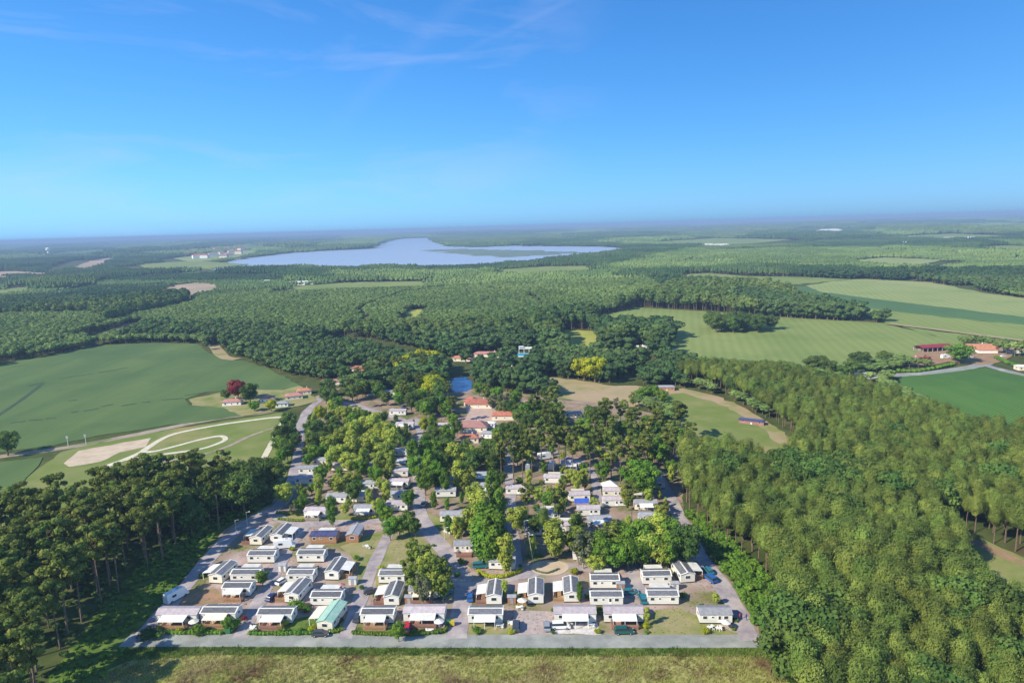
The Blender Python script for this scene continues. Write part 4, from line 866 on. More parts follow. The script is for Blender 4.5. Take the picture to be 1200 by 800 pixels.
# far villages, each house on its own
fv = 0
town = [(px, py) for px, py in [(206, 300), (213, 296), (222, 300), (228, 295), (236, 298), (240, 303), (245, 295), (250, 300), (254, 294), (259, 298), (263, 303), (266, 293), (272, 296), (277, 291), (283, 294), (288, 290), (243, 291), (232, 303), (268, 300), (219, 291), (280, 298)]]
places = ['at the left end of', 'at the front of', 'in the middle of', 'at the back of', 'at the right end of']
for i, (px, py) in enumerate(town):
    x, y = G(px, py); s = 1+.4*((i*7) % 5)/5
    t = empty('town_house', (x, y, 0), .3*(i % 5), label='pale red roofed house in the town beyond the woods left of the lake', cat='house', group='houses of the far town')
    a, d = 16*s, 11*s; b = MB(); b.box(-a, a, -d, d, -.1, 9+(i % 3)*3, RENDW if i % 2 else RENDER_); b.obj('wall', t)
    z = 9+(i % 3)*3; b = MB(); b.add([(-a-1, -d-1, z), (a+1, -d-1, z), (a+1, d+1, z), (-a-1, d+1, z), (-a*.5, 0, z+6), (a*.5, 0, z+6)], [(0, 1, 5, 4), (1, 2, 5), (2, 3, 4, 5), (3, 0, 4), (3, 2, 1, 0)], [TILEP, TILEM, TILE][i % 3]); b.obj('roof', t)
    FOOT.append((x, y, 45, ''))
spread = [(8, 358), (18, 361), (28, 356), (35, 363), (48, 352), (30, 346), (12, 367), (62, 359), (75, 352), (55, 368), (128, 340), (98, 330), (112, 352), (20, 372), (70, 344)]
for i, (px, py) in enumerate(spread):
    house(px, py, 13, 9, 12*i, [TILEM, TILEP, GREYR][i % 3], [RENDER_, RENDW][i % 2], 'small house with mauve roof in the wooded village at the far left', hwall=3, rise=2, chim=False, win=2, group='houses in the wooded village'); KEEP.pop()
for px, py, L, lb in ((348, 334, 34, 'long white building, left one of the far pair below the lake'), (360, 333, 26, 'long white building, right one of the far pair below the lake'), (313, 331, 12, 'small white house standing alone left of the far white pair'),
                      (845, 289, 60, 'white hall in the far woods above the fields'), (1063, 286, 40, 'white building among far trees, middle of the right distance'), (1135, 281, 70, 'white sheds in the far woods at the upper right, right one'), (1112, 281, 60, 'grey sheds in the far woods at the upper right, left one'), (972, 272, 150, 'pale bare quarry hall near the horizon right of centre'), (830, 288, 40, 'low grey hall beside the far white hall'), (192, 288, 70, 'white hall near the town, right one'), (172, 290, 60, 'white hall near the town, left one')):
    house(px, py, L, L*.4, 0, WHITE, RENDW, lb, name='building', cat='building', hwall=4+L*.05, rise=L*.06, chim=False, win=3)
def water_tower(px, py):
    x, y = G(px, py); t = empty('water_tower', (x, y, 0), label='white water tower rising above the far woods at the left', cat='water tower')
    b = MB(); b.tube([(0, 0, 0), (0, 0, 28)], [7, 5], RENDW, 12); b.obj('shaft', t)
    b = MB(); b.tube([(0, 0, 26), (0, 0, 34), (0, 0, 44), (0, 0, 48)], [5, 12, 12.5, 4], RENDW, 16); b.obj('tank', t)
water_tower(57, 299.5)

# pool beyond the pond, with slides
x, y = G(619, 416); t = empty('swimming_pool', (x, y, 0), math.radians(-5), label='blue outdoor pool with slide tower beyond the orange roofed house', cat='swimming pool')
b = MB(); b.box(-12, 12, -7, 7, -.3, .4, RENDW); b.obj('basin', t); b = MB(); b.box(-11, 11, -6, 6, .3, .45, M_POOL); b.obj('water', t)
b = MB(); [b.box(q, q+.3, 9, 9.3, 0, 5, FRAME) for q in (-8, -4, 0, 4, 8, 12)]; b.box(-8, 12, 8.9, 9.4, 3.2, 5, WHITE); b.box(-8, -4, 8, 12, 5, 5.3, WHITE); b.obj('slide_tower', t)
FOOT.append((x, y, 18, '')); KEEP.append((618, 410, 9))

# ------------------------------------------------------------------ small things
def lamp_post(px, py, h, label, lean=0):
    x, y = G(px, py); t = empty('lamp_post', (x, y, .1), 0, label=label, cat='lamp post', group='lamp posts on the campsite')
    b = MB(); b.tube([(0, 0, 0), (lean, 0, h)], [.11, .06], GALV, 6); b.obj('pole', t); b = MB(); b.tube([(lean, 0, h-.1), (lean+.9, 0, h+.15)], [.06, .05], GALV, 5); b.obj('arm', t)
    b = MB(); b.box(lean+.8, lean+1.35, -.14, .14, h+.08, h+.2, WHITE); b.obj('lantern', t)
lamp_post(625, 660, 9, 'tall pale lamp post beside the round sand play area', -1.2)
lamp_post(615, 638, 8, 'tall pale lamp post behind the one at the play area', 0)
lamp_post(277, 626, 5, 'lamp post nearer the camera along the upper left lane')
lamp_post(290, 616, 5, 'lamp post farther up the upper left lane')
lamp_post(815, 650, 7, 'lamp post at the far end of the right lane')
lamp_post(745, 662, 5, 'lamp post at the back of the parking bay')
lamp_post(521, 632, 4, 'lamp post at the main lane beside the birches')
def hedge(name, pts, hgt, wd, m, label, seed=1):
    P = catmull([Vector(p) for p in W(pts)], 5) if len(pts) > 2 else [Vector(p) for p in W(pts)]
    rs = np.random.default_rng(seed); b = MB(); lob = []
    for a, c in zip(P[:-1], P[1:]):
        n = max(1, int((c-a).length/(wd*.6)))
        for k in range(n):
            q = a.lerp(c, (k+.5)/n); lob.append(((q.x-P[0].x+rs.uniform(-.1, .1), q.y-P[0].y+rs.uniform(-.1, .1), hgt*.5), (wd*.55, wd*.55, hgt*.55)))
    leafy(b, lob, m, 45, .14, rs, core=.9); o = b.obj(name); o.location = (P[0].x, P[0].y, .1); tag(o, label, 'hedge')
hedge('hedge', [(560, 671), (568, 676), (580, 678), (592, 677), (604, 673), (612, 670)], 1.3, 1.1, M_YEL, 'curved yellow green hedge before the grey roofed home')
hedge('hedge', [(411, 609), (425, 609), (441, 607)], 1.1, 1.2, M_YEL, 'clipped yellow hedge before the cream awning')
hedge('hedge', [(325, 609), (345, 611), (356, 611)], 1.0, 1.2, M_OLIVE, 'low olive hedge along the upper lane at the left')
hedge('hedge', [(324, 602), (340, 603), (352, 604)], 1.0, 1.1, M_OLIVE, 'low olive hedge behind the other olive hedge at the upper left')
hedge('hedge', [(290, 744), (330, 744), (372, 743)], 1.0, 1.2, M_GREEN, 'green hedge strip in front of the blue ended home by the front road')
hedge('hedge', [(327, 738), (340, 728), (348, 716)], 1.3, 1.4, M_YEL, 'diagonal yellow green hedge left of the green roofed home')
hedge('hedge', [(412, 743), (470, 745), (515, 742), (524, 737)], .9, 1.0, M_GREEN, 'green hedge strip around the front of the red car plot')
hedge('hedge', [(172, 741), (215, 743), (262, 743)], 1.0, 1.3, M_GREEN, 'dark green hedge strip at the far left front corner')
hedge('hedge', [(386, 741), (392, 741), (402, 738)], .8, 1.0, M_GREEN, 'short hedge right of the green roofed home gable')
hedge('hedge', [(625, 668), (640, 672), (655, 667)], .4, .6, M_GREY, 'low rim of plants around the sand play area')
hedge('hedge', [(1040, 434), (1068, 437), (1095, 433), (1118, 428)], 2.5, 4.0, M_GREEN, 'broad green hedge along the farm road before the red barn')
hedge('hedge', [(1166, 420), (1185, 428), (1215, 436)], 2.5, 4.0, M_GREEN, 'broad green hedge right of the farmhouse')
hedge('hedge', [(380, 440), (400, 441), (418, 443)], 5, 5, M_OAK, 'dark tall hedge in front of the long brown barn')
def garden_table(px, py, rot, label, parasol=None):
    x, y = G(px, py); t = empty('garden_table', (x, y, .13), math.radians(rot), label=label, cat='garden table', group='garden tables on the plots')
    b = MB(); b.box(-.9, .9, -.5, .5, .7, .76, WHITE); b.obj('table_top', t); b = MB(); b.box(-.04, .04, -.04, .04, 0, .7, WHITE); lm = b.mesh('leg')
    for sx in (-.8, .8):
        for sy in (-.4, .4): link(lm, 'leg', t, (sx, sy, 0))
def chair(px, py, rot, label):
    x, y = G(px, py); t = empty('garden_chair', (x, y, .13), math.radians(rot), label=label, cat='garden chair', group='garden chairs on the plots')
    b = MB(); b.box(-.27, .27, -.27, .27, .42, .48, WHITE); b.obj('seat', t); b = MB(); b.box(-.27, .27, .22, .29, .48, 1.0, WHITE); b.obj('backrest', t)
    b = MB(); b.box(-.03, .03, -.03, .03, 0, .42, WHITE); lm = b.mesh('leg')
    for sx in (-.22, .22):
        for sy in (-.22, .22): link(lm, 'leg', t, (sx, sy, 0))
for i, (px, py, lb) in enumerate(((504, 741, 'long white table on the grass before the brown decked home'), (609, 714, 'white garden table left behind the pink gravel yard'), (833, 737, 'white garden table before the bluish grey roofed home'), (843, 738, 'second table before the bluish grey roofed home'), (524, 625, 'pale bench table under the slim green tree'), (297, 738, 'white table before the blue ended home'), (600, 733, 'garden table before the home at the main lane corner'), (430, 642, 'white table on the grass near the straight lane top'), (404, 692, 'white table before the timber deck near the straight lane'), (693, 734, 'white table on the white gravel plot'), (586, 735, 'white table at the front of the main lane corner home'))):
    garden_table(px, py, -3+i*17, lb)
    chair(px+3, py+1.5, 40*i, 'white chair at the '+lb.replace('white ', '').replace('second ', 'second ')); chair(px-3.4, py-1, 40*i+150, 'white chair left of the '+lb.replace('white ', ''))
def parasol(px, py, m, label):
    x, y = G(px, py); t = empty('parasol', (x, y, .13), 0, label=label, cat='parasol', group='parasols on the plots')
    b = MB(); n = 8; vs = [(1.35*math.cos(2*math.pi*k/n), 1.35*math.sin(2*math.pi*k/n), 2.1) for k in range(n)]+[(0, 0, 2.65)]; b.add(vs, [(k, (k+1) % n, n) for k in range(n)]+[tuple(range(n-1, -1, -1))], m); b.obj('canopy', t)
    b = MB(); b.tube([(0, 0, 0), (0, 0, 2.6)], [.04, .03], GALV, 5); b.obj('pole', t)
parasol(850, 738, WHITE, 'white parasol right of the tables before the bluish grey roofed home')
parasol(612, 712, CREAM, 'cream parasol behind the pink gravel yard'); parasol(515, 737, WHITE, 'white parasol on the plot of the red car'); parasol(228, 737, CREAM, 'cream parasol in the far left front garden')
parasol(400, 694, TILEP, 'faded pink parasol before the timber deck near the straight lane')
def shed(px, py, label, m=WOOD, rf=GREYR):
    x, y = G(px, py); t = empty('garden_shed', (x, y, .1), math.radians(-3), label=label, cat='garden shed', group='garden sheds on the plots')
    b = MB(); b.box(-1.1, 1.1, -.8, .8, 0, 1.9, m); b.obj('wall', t); b = MB(); b.prism([(-.95, 1.88), (0, 2.3), (.95, 1.88), (.95, 1.95), (0, 2.38), (-.95, 1.95)], -1.25, 1.25, rf); b.obj('roof', t); b = MB(); b.box(-.4, .4, -.84, -.8, .05, 1.7, GREYR); b.obj('door', t)
shed(297, 671, 'small timber shed behind the mobile home beside the round bush'); shed(332, 668, 'small timber shed at the second left lane', WALLW); shed(414, 684, 'small white shed right of the timber deck near the straight lane', WALLW)
shed(480, 706, 'small timber shed right of the red deck home at the birch clump'); shed(600, 706, 'small timber shed right of the home beside the blue car'); shed(690, 722, 'small grey shed between the two mauve roofed homes', GREYR); shed(727, 690, 'small timber shed right of the rear home of the left pair'); shed(790, 690, 'small white shed right of the rear home of the right pair', WALLW)
def bin_(px, py, m, label):
    x, y = G(px, py); t = empty('waste_bin', (x, y, .25), 0, label=label, cat='waste bin', group='waste bins by the lanes')
    b = MB(); b.box(-.6, .6, -.45, .45, .1, 1.15, m); b.obj('body', t); b = MB(); b.prism([(-.5, 1.16), (.5, 1.16), (.46, 1.28), (-.46, 1.34)], -.64, .64, m); b.obj('lid', t)
for i, (px, py, lb) in enumerate(((526, 733, 'green bin, left one at the main lane exit'), (530, 733, 'yellow lidded bin, right one at the main lane exit'), (268, 742, 'green bin at the foot of the second left lane'))): bin_(px, py, [M_GREEN, TILEO, M_GREEN][i] if False else carpaint('bin_%s' % ['green', 'yellow', 'green'][i], [(.03, .15, .06), (.5, .38, .03), (.03, .15, .06)][i]), lb)
# person and child on the right lane
def person(px, py, ang, top, label, h=1.7):
    x, y = G(px, py); s = h/1.7
    V = {'pel': (0, 0, .95), 'wst': (0, 0, 1.12), 'chs': (0, 0, 1.36), 'nck': (0, 0, 1.5), 'hd': (0, .02, 1.6), 'ht': (0, .02, 1.7),
         'sl': (.17, 0, 1.42), 'el': (.24, -.03, 1.14), 'hl': (.25, .07, .9), 'sr': (-.17, 0, 1.42), 'er': (-.24, -.05, 1.14), 'hr': (-.22, .03, .9),
         'kl': (.1, .12, .5), 'al': (.1, .08, .06), 'tl': (.1, .24, .03), 'kr': (-.1, -.02, .5), 'ar': (-.1, -.2, .08), 'tr': (-.1, -.06, .03), 'hpl': (.09, 0, .9), 'hpr': (-.09, 0, .9)}
    E = [('pel', 'wst'), ('wst', 'chs'), ('chs', 'nck'), ('nck', 'hd'), ('hd', 'ht'), ('chs', 'sl'), ('sl', 'el'), ('el', 'hl'), ('chs', 'sr'), ('sr', 'er'), ('er', 'hr'), ('pel', 'hpl'), ('hpl', 'kl'), ('kl', 'al'), ('al', 'tl'), ('pel', 'hpr'), ('hpr', 'kr'), ('kr', 'ar'), ('ar', 'tr')]
    Rr = {'pel': .15, 'wst': .14, 'chs': .16, 'nck': .06, 'hd': .105, 'ht': .07, 'sl': .07, 'el': .05, 'hl': .035, 'sr': .07, 'er': .05, 'hr': .035, 'kl': .065, 'al': .045, 'tl': .035, 'kr': .065, 'ar': .045, 'tr': .035, 'hpl': .09, 'hpr': .09}
    ks = list(V); me = bpy.data.meshes.new('body'); me.from_pydata([tuple(c*s for c in V[k]) for k in ks], [(ks.index(a), ks.index(b)) for a, b in E], [])
    t = empty('person', (x, y, .25), math.radians(ang), label=label, cat='person')
    o = bpy.data.objects.new('body', me); C.objects.link(o); o.parent = t; md = o.modifiers.new('skin', 'SKIN')
    for i, k in enumerate(ks): me.skin_vertices[0].data[i].radius = (Rr[k]*s, Rr[k]*s*.85)
    me.skin_vertices[0].data[0].use_root = True; o.modifiers.new('sub', 'SUBSURF').levels = 1
    me.materials.append(mat('cloth_'+top[0], top[1], rough=.9))
    b = MB(); b.add([(v[0]*.115*s, v[1]*.125*s+.01, v[2]*.09*s+1.66*s) for v in ICO_H[0]], ICO_H[1], mat('hair_dark', (.05, .03, .02))); b.obj('hair', t)
    return t
ICO_H = ico(1)
person(867, 726, 20, ('red', (.6, .05, .06)), 'person in red walking at the inner edge of the right lane')
person(874.5, 727, 10, ('navy', (.08, .07, .3)), 'person in dark blue walking on the right lane')
# blue tarpaulin
x, y = G(683, 600); o = MB(); o.box(-2.6, 2.6, -2.2, 2.2, 3.36, 3.42, TARP); o.box(-2.6, -2.5, -2.2, 2.2, 2.6, 3.36, TARP); oo = o.obj('tarpaulin'); oo.location = (x, y+2, .1); tag(oo, 'blue tarpaulin over the end of the white mobile home among pines', 'tarpaulin')
def marquee(px, py, m, label):
    x, y = G(px, py); t = empty('marquee', (x, y, .1), .1, label=label, cat='marquee')
    b = MB(); b.add([(-3, -3, 2.2), (3, -3, 2.2), (3, 3, 2.2), (-3, 3, 2.2), (0, 0, 4.2), (-3, -3, 1.9), (3, -3, 1.9), (3, 3, 1.9), (-3, 3, 1.9)], [(0, 1, 4), (1, 2, 4), (2, 3, 4), (3, 0, 4), (5, 6, 1, 0), (6, 7, 2, 1), (7, 8, 3, 2), (8, 5, 0, 3)], m); b.obj('canopy', t)
    p = MB(); p.box(-.05, .05, -.05, .05, 0, 2.2, FRAME); pm = p.mesh('post')
    for sx in (-2.9, 2.9):
        for sy in (-2.9, 2.9): link(pm, 'post', t, (sx, sy, 0))
    FOOT.append((x, y, 4, '')); KEEP.append((px, py-5, 8))
marquee(715, 575, WHITE, 'white marquee with pointed roof among the pines at the right')
# shelters and fence posts by the sand area
for px, py, lb in ((80, 523, 'small grey post at the left end of the sand area'), (101, 521, 'taller grey post behind the sand area')):
    x, y = G(px, py); b = MB(); b.tube([(0, 0, 0), (0, 0, 5)], [.18, .14], GALV, 6); b.box(-.6, .6, -.1, .1, 4, 5.2, GREYR); o = b.obj('sign_post'); o.location = (x, y, .1); tag(o, lb, 'sign post')
def haybale(px, py): pass

# ------------------------------------------------------------------ trees: where they stand
TREE_N = {'pine': 'pine_tree', 'plant': 'pine_tree', 'bush': 'bush', 'bushdark': 'bush', 'bushyellow': 'bush', 'bushred': 'bush'}
def tree(kind, x, y, h, wide, label, group, name=None):
    fn, h0, *_ = KINDS[kind]; vs = tree_meshes(kind); v = rng.integers(0, len(vs)); s = h/h0
    nm = name or TREE_N.get(kind, 'broadleaf_tree')
    t = empty(nm, (x, y, .02), rng.uniform(0, 6.28), label=label, cat={'pine_tree': 'pine tree', 'bush': 'bush'}.get(nm, 'tree'), group=group)
    t.scale = (s*wide, s*wide, s)
    link(vs[v][1], 'trunk' if nm != 'bush' else 'stem', t); link(vs[v][0], 'crown' if nm != 'bush' else 'foliage', t); return t
PLACED = []
def near_words(x, y, k=0):
    named = sorted((f for f in FOOT if f[3] and f[3] != 'barn'), key=lambda f: (f[0]-x)**2+(f[1]-y)**2); best = named[k]
    dx, dy = x-best[0], y-best[1]
    rel = ('right of' if dx > 0 else 'left of') if abs(dx) > abs(dy) else ('behind' if dy > 0 else 'in front of')
    return rel, best[3]
USEDL = {}
def auto_label(kind, x, y, h=9, size=True):
    """look, side and the nearest thing one can find; the next nearest where that is taken"""
    for extra in (('', 'small ', 'tall ') if size else ('',)):
        if extra == 'small ' and h > 8 or extra == 'tall ' and h < 10: continue
        for k in range(5):
            rel, nm = near_words(x, y, k); head = (extra+LOOK[kind] if not (extra.strip() and LOOK[kind].startswith(extra.strip())) else LOOK[kind])+' '+rel+' the '; label = ' '.join((head+nm).replace(',', '').split()[:16])
            while label.split()[-1] in ('with', 'the', 'of', 'a', 'and', 'by', 'beside', 'behind', 'before', 'its', 'in', 'front', 'under', 'left', 'right', 'on', 'to', 'one', 'an', 'long', 'two', 'rear', 'white', 'red', 'from', 'at', 'among', 'between', 'wide', 'dark', 'bright', 'green', 'small', 'pale', 'big', 'large', 'straight', 'round', 'yellow', 'near', 'below', 'across', 'upper', 'main', 'navy', 'brown', 'orange', 'blue', 'parked', 'second', 'parking', 'inner', 'shaded', 'cream', 'tall', 'clipped', 'vivid', 'cone', 'shaped', 'narrow'): label = ' '.join(label.split()[:-1])
            if label not in USEDL: USEDL[label] = 1; return label
    return label
def short(s, n=9):
    w_ = s.split(); 
    return ' '.join(w_[:n])
USED = {}
LOOK = {'pine': 'tall dark pine', 'plant': 'olive green pine', 'oak': 'dark green rounded tree', 'bright': 'bright yellow green upright tree', 'green': 'fresh green upright tree', 'broadbright': 'bright green rounded tree', 'broadgreen': 'mid green rounded tree', 'olive': 'airy olive green birch', 'yellow': 'yellow green rounded tree', 'red': 'copper red tree', 'grey': 'thin grey green tree', 'bush': 'green bush', 'bushdark': 'dark green bush', 'bushyellow': 'yellowish bush', 'bushred': 'red leaved bush'}
def camp_tree(kind, px, ptop, h, wide=1.0, label=None, base=False):
    """ptop: photo height of the crown's top (or of the foot, base=True)"""
    x, y = G(px, ptop) if base else G(px, ptop, h)
    if not label: label = auto_label(kind, x, y, h)
    tree(kind, x, y, h, wide, label, 'trees on the campsite' if 'bush' not in kind else 'bushes on the campsite'); PLACED.append((x, y, h*.2*wide))
listed = [('broadbright', 332, 566, 9, 1), ('broadgreen', 352, 580, 7, 1), ('bright', 372, 557, 10, 1), ('broadbright', 395, 556, 9, 1.1), ('oak', 413, 563, 9, .9), ('green', 387, 582, 11, .9), ('broadbright', 404, 589, 5, 1), ('grey', 343, 590, 5, 1), ('broadgreen', 375, 545, 8, 1),
 ('broadbright', 385, 508, 11, 1), ('bright', 398, 502, 12, 1.2), ('broadbright', 411, 493, 12, 1.1), ('broadbright', 424, 488, 12, 1.1), ('bright', 436, 486, 13, 1.3), ('broadbright', 449, 492, 12, 1.1), ('bright', 459, 502, 12, 1.3), ('broadbright', 396, 519, 11, 1.1), ('bright', 410, 513, 12, 1.3), ('broadbright', 424, 510, 12, 1.1), ('bright', 439, 510, 12, 1.2), ('broadbright', 452, 516, 11, 1.1), ('broadbright', 408, 530, 10, 1.1), ('bright', 425, 526, 11, 1.1), ('broadbright', 444, 528, 10, 1), ('bright', 457, 530, 10, 1.2), ('broadgreen', 421, 538, 8, 1), ('bright', 385, 530, 9, 1), ('broadgreen', 440, 545, 9, .9),
 ('green', 483, 516, 13, 1.1), ('green', 497, 511, 14, 1), ('broadgreen', 488, 533, 11, 1), ('green', 503, 528, 13, 1.1), ('broadgreen', 497, 548, 11, 1), ('green', 511, 540, 12, 1.1), ('oak', 517, 527, 12, .9), ('bright', 531, 520, 13, 1.2), ('broadbright', 543, 524, 11, 1), ('bright', 536, 540, 12, 1.2), ('broadbright', 546, 545, 10, 1), ('green', 521, 548, 11, 1),
 ('broadgreen', 478, 573, 8, .9), ('bright', 432, 573, 8, 1), ('broadgreen', 452, 592, 7, 1), ('green', 446, 588, 8, 1), ('broadgreen', 467, 603, 8, 1), ('oak', 478, 598, 9, .9), ('broadgreen', 456, 606, 8, .9), ('oak', 486, 606, 7, .8),
 ('olive', 483, 631, 9, 1.1), ('olive', 492, 638, 10, 1.2), ('broadbright', 500, 648, 9, .85), ('olive', 478, 653, 8, 1.1), ('olive', 511, 653, 10, 1.1), ('olive', 520, 656, 9, 1.1), ('olive', 489, 664, 9, 1.3), ('broadbright', 506, 670, 8, .9), ('olive', 518, 674, 8, 1.1), ('grey', 494, 675, 9, 1), ('olive', 502, 655, 10, 1.2),
 ('bright', 561, 577, 14, 1.3), ('broadbright', 556, 594, 11, 1), ('green', 569, 592, 16, 1.3), ('green', 579, 599, 17, 1.3), ('green', 565, 605, 15, 1.3), ('green', 577, 552, 15, .9), ('green', 584, 574, 14, .9), ('bright', 592, 628, 12, 1.1), ('bright', 535, 606, 9, 1.1), ('green', 573, 620, 12, 1.1), ('broadbright', 556, 566, 10, 1),
 ('bright', 650, 611, 12, 1.6), ('olive', 676, 617, 11, 1.2), ('broadbright', 606, 592, 10, 1), ('plant', 637, 592, 13, .9), ('pine', 655, 572, 19, .85), ('oak', 626, 604, 7, 1), ('grey', 683, 625, 11, 1.2),
 ('broadgreen', 702, 624, 11, 1.1), ('olive', 716, 610, 12, 1.4), ('broadgreen', 730, 614, 11, 1.1), ('broadgreen', 745, 609, 12, 1.1), ('broadbright', 760, 608, 10, 1.1), ('bright', 775, 604, 12, 1.5), ('broadgreen', 790, 608, 12, 1.1), ('broadgreen', 736, 630, 10, 1.1), ('broadbright', 763, 624, 10, 1.2), ('broadgreen', 783, 624, 11, 1.1), ('oak', 803, 615, 13, 1.1), ('bright', 705, 641, 8, 1.3), ('broadbright', 697, 650, 6, 1.2), ('broadgreen', 720, 636, 9, 1.1), ('broadgreen', 752, 632, 9, 1.1), ('broadbright', 775, 632, 9, 1),
 ('broadgreen', 748, 538, 14, 1.3), ('broadgreen', 755, 545, 13, 1.2), ('bright', 733, 568, 8, 1.3), ('bright', 760, 573, 7, 1.1), ('broadbright', 774, 591, 6, 1), ('bright', 675, 552, 9, .9), ('broadbright', 696, 583, 5, 1),
 ('yellow', 496, 488, 9, .8), ('oak', 505, 500, 10, 1), ('oak', 516, 508, 10, 1), ('broadgreen', 508, 515, 10, 1), ('oak', 526, 512, 10, 1),
 ('oak', 337, 482, 12, .9), ('oak', 330, 497, 12, 1), ('broadgreen', 327, 510, 10, 1), ('oak', 340, 495, 11, .8), ('oak', 335, 515, 10, 1), ('oak', 345, 505, 9, .9), ('broadgreen', 329, 526, 7, 1), ('broadgreen', 320, 535, 6, 1),
 ('yellow', 374, 475, 9, .9), ('oak', 366, 490, 12, 1), ('oak', 365, 505, 11, .9), ('broadgreen', 368, 520, 9, .9), ('broadgreen', 360, 532, 6, 1), ('broadgreen', 377, 520, 8, .9),
 ('pine', 586, 505, 19, .95), ('pine', 600, 508, 19, .9), ('pine', 611, 510, 18, .9), ('pine', 622, 503, 20, .9), ('pine', 634, 492, 21, .9), ('pine', 648, 500, 20, .95), ('pine', 662, 498, 20, .9), ('pine', 671, 510, 18, .9), ('pine', 691, 505, 20, .9), ('pine', 702, 498, 20, .9), ('pine', 716, 503, 20, .9), ('pine', 727, 512, 19, .9), ('pine', 642, 478, 20, .9), ('pine', 655, 476, 20, .95),
 ('olive', 570, 449, 11, 1.1), ('broadgreen', 582, 452, 11, 1), ('grey', 590, 460, 11, 1.2), ('oak', 598, 468, 10, 1.1), ('broadgreen', 561, 447, 9, 1), ('oak', 517, 462, 11, 1), ('broadgreen', 521, 474, 8, 1), ('oak', 610, 470, 10, 1.1), ('oak', 514, 450, 11, 1), ('broadgreen', 604, 456, 10, 1.1), ('grey', 576, 462, 9, 1.1), ('olive', 586, 470, 9, 1), ('oak', 535, 492, 8, 1), ('broadgreen', 530, 484, 8, 1), ('oak', 596, 497, 8, 1), ('broadgreen', 582, 500, 7, 1), ('broadgreen', 764, 450, 10, 1.3), ('broadgreen', 752, 453, 9, 1.3), ('olive', 742, 460, 8, 1.3), ('olive', 648, 454, 5, 1.2), ('grey', 722, 466, 6, 1.2), ('olive', 732, 468, 7, 1.2), ('broadgreen', 776, 456, 9, 1.1), ('olive', 635, 456, 6, 1.1), ('oak', 597, 493, 11, 1), ('oak', 610, 495, 11, 1), ('oak', 574, 515, 11, 1), ('oak', 563, 525, 9, 1), ('oak', 581, 525, 11, 1), ('bushyellow', 672, 664, 2.4, 1), ('bright', 591, 680, 5, .9), ('green', 679, 682, 6, .8), ('bright', 758, 712, 5, .8), ('broadbright', 839, 694, 3.6, .7), ('broadgreen', 306, 668, 5, 1.05), ('broadgreen', 466, 728, 5.5, .9), ('bush', 272, 724, 3.4, 1.1), ('bush', 232, 731, 3, 1.1), ('broadgreen', 265, 722, 4.5, .8), ('bushdark', 173, 734, 3, 1.5), ('bushdark', 182, 735, 2.8, 1.2), ('bush', 346, 702, 3, 1.3), ('bushdark', 341, 706, 2.4, 1), ('bushred', 286, 720, 1.6, 1)]
for it in listed: camp_tree(it[0], it[1], it[2], it[3], it[4]*(.88 if it[0] not in ('pine', 'bush', 'bushdark') else 1))
for i, (px, py) in enumerate(((190, 738), (210, 741), (244, 738), (300, 740), (330, 742), (352, 740), (366, 738), (392, 738), (400, 728), (360, 716), (402, 700), (330, 694), (300, 690), (268, 704), (238, 676), (296, 650), (342, 645), (372, 666), (404, 668), (418, 656), (440, 700), (480, 716), (484, 741), (516, 740), (560, 742), (556, 738), (600, 742), (648, 716), (648, 742), (702, 718), (704, 700), (757, 735), (758, 742), (746, 712), (800, 700), (822, 712), (826, 742), (860, 738), (862, 728), (606, 700), (688, 700), (700, 742), (816, 660), (610, 664), (540, 660), (424, 690), (447, 668), (492, 690), (508, 640), (536, 676))):
    camp_tree(['bush', 'bushyellow', 'bush', 'bushdark', 'bush'][i % 5], px, py, [1.2, .9, 1.7, 1.4, 1.0][(i*3) % 5], 1.15, base=True)
# far landmarks among the trees
for k, px, pt, h, wd_, lb in (('red', 277, 444, 13, 1.0, 'copper red tree behind the white walled house at the crop field'), ('oak', 291, 448, 13, 1.05, 'dark rounded tree touching the copper red tree'), ('oak', 264, 456, 7, 1.1, 'small dark tree left of the copper red tree'), ('yellow', 317, 468, 7, 1.3, 'rounded yellow shrub before the pink roofed house'), ('broadgreen', 297, 470, 6, 1.4, 'green shrub at the roadside before the white walled house'),
    ('yellow', 494, 408, 16, 1.3, 'large yellow green tree above the campsite, right one of the row'), ('yellow', 484, 413, 15, 1.2, 'yellow green tree left of the largest yellow one'), ('yellow', 472, 421, 13, 1.2, 'yellow green tree at the left end of the yellow row'), ('yellow', 508, 410, 15, 1.1, 'yellow green tree at the right end of the yellow row'), ('yellow', 507, 438, 13, 1.1, 'yellow green tree left of the pond'), ('yellow', 501, 446, 12, 1, 'smaller yellow green tree just left of the pond trees'),
    ('yellow', 684, 418, 16, 1.1, 'bright yellow green tree at the woodland edge behind the clearing, left one'), ('yellow', 697, 417, 17, 1.1, 'bright yellow green tree at the woodland edge behind the clearing, right one'),
    ('oak', 1007, 411, 13, 1.3, 'dark round tree at the end of the farm road, right one'), ('oak', 1001, 421, 11, 1.2, 'dark round tree in front of its taller neighbour at the farm road'), ('oak', 957, 416, 13, 1.5, 'dark round tree standing in the big light field above the wood'), ('oak', 972, 422, 11, 1.2, 'dark tree right of the one in the big light field'), ('oak', 1037, 411, 10, 1.4, 'single dark green tree by the farm yard'), ('broadgreen', 1126, 403, 13, 1.7, 'large olive green tree in front of the farmhouse'), ('bushred', 1085, 416, 6, 1.3, 'red leaved shrub in the farm yard'),
    ('oak', 5, 505, 12, 1.2, 'dark tree alone at the left edge between the fields'), ('oak', 988, 428, 9, 1.2, 'small dark tree by the white sheds'), ('broadgreen', 612, 440, 10, 1.1, 'green tree between the pond and the clearing')):
    x, y = G(px, pt, h); tree(k, x, y, h, wd_, lb, None); PLACED.append((x, y, 5))

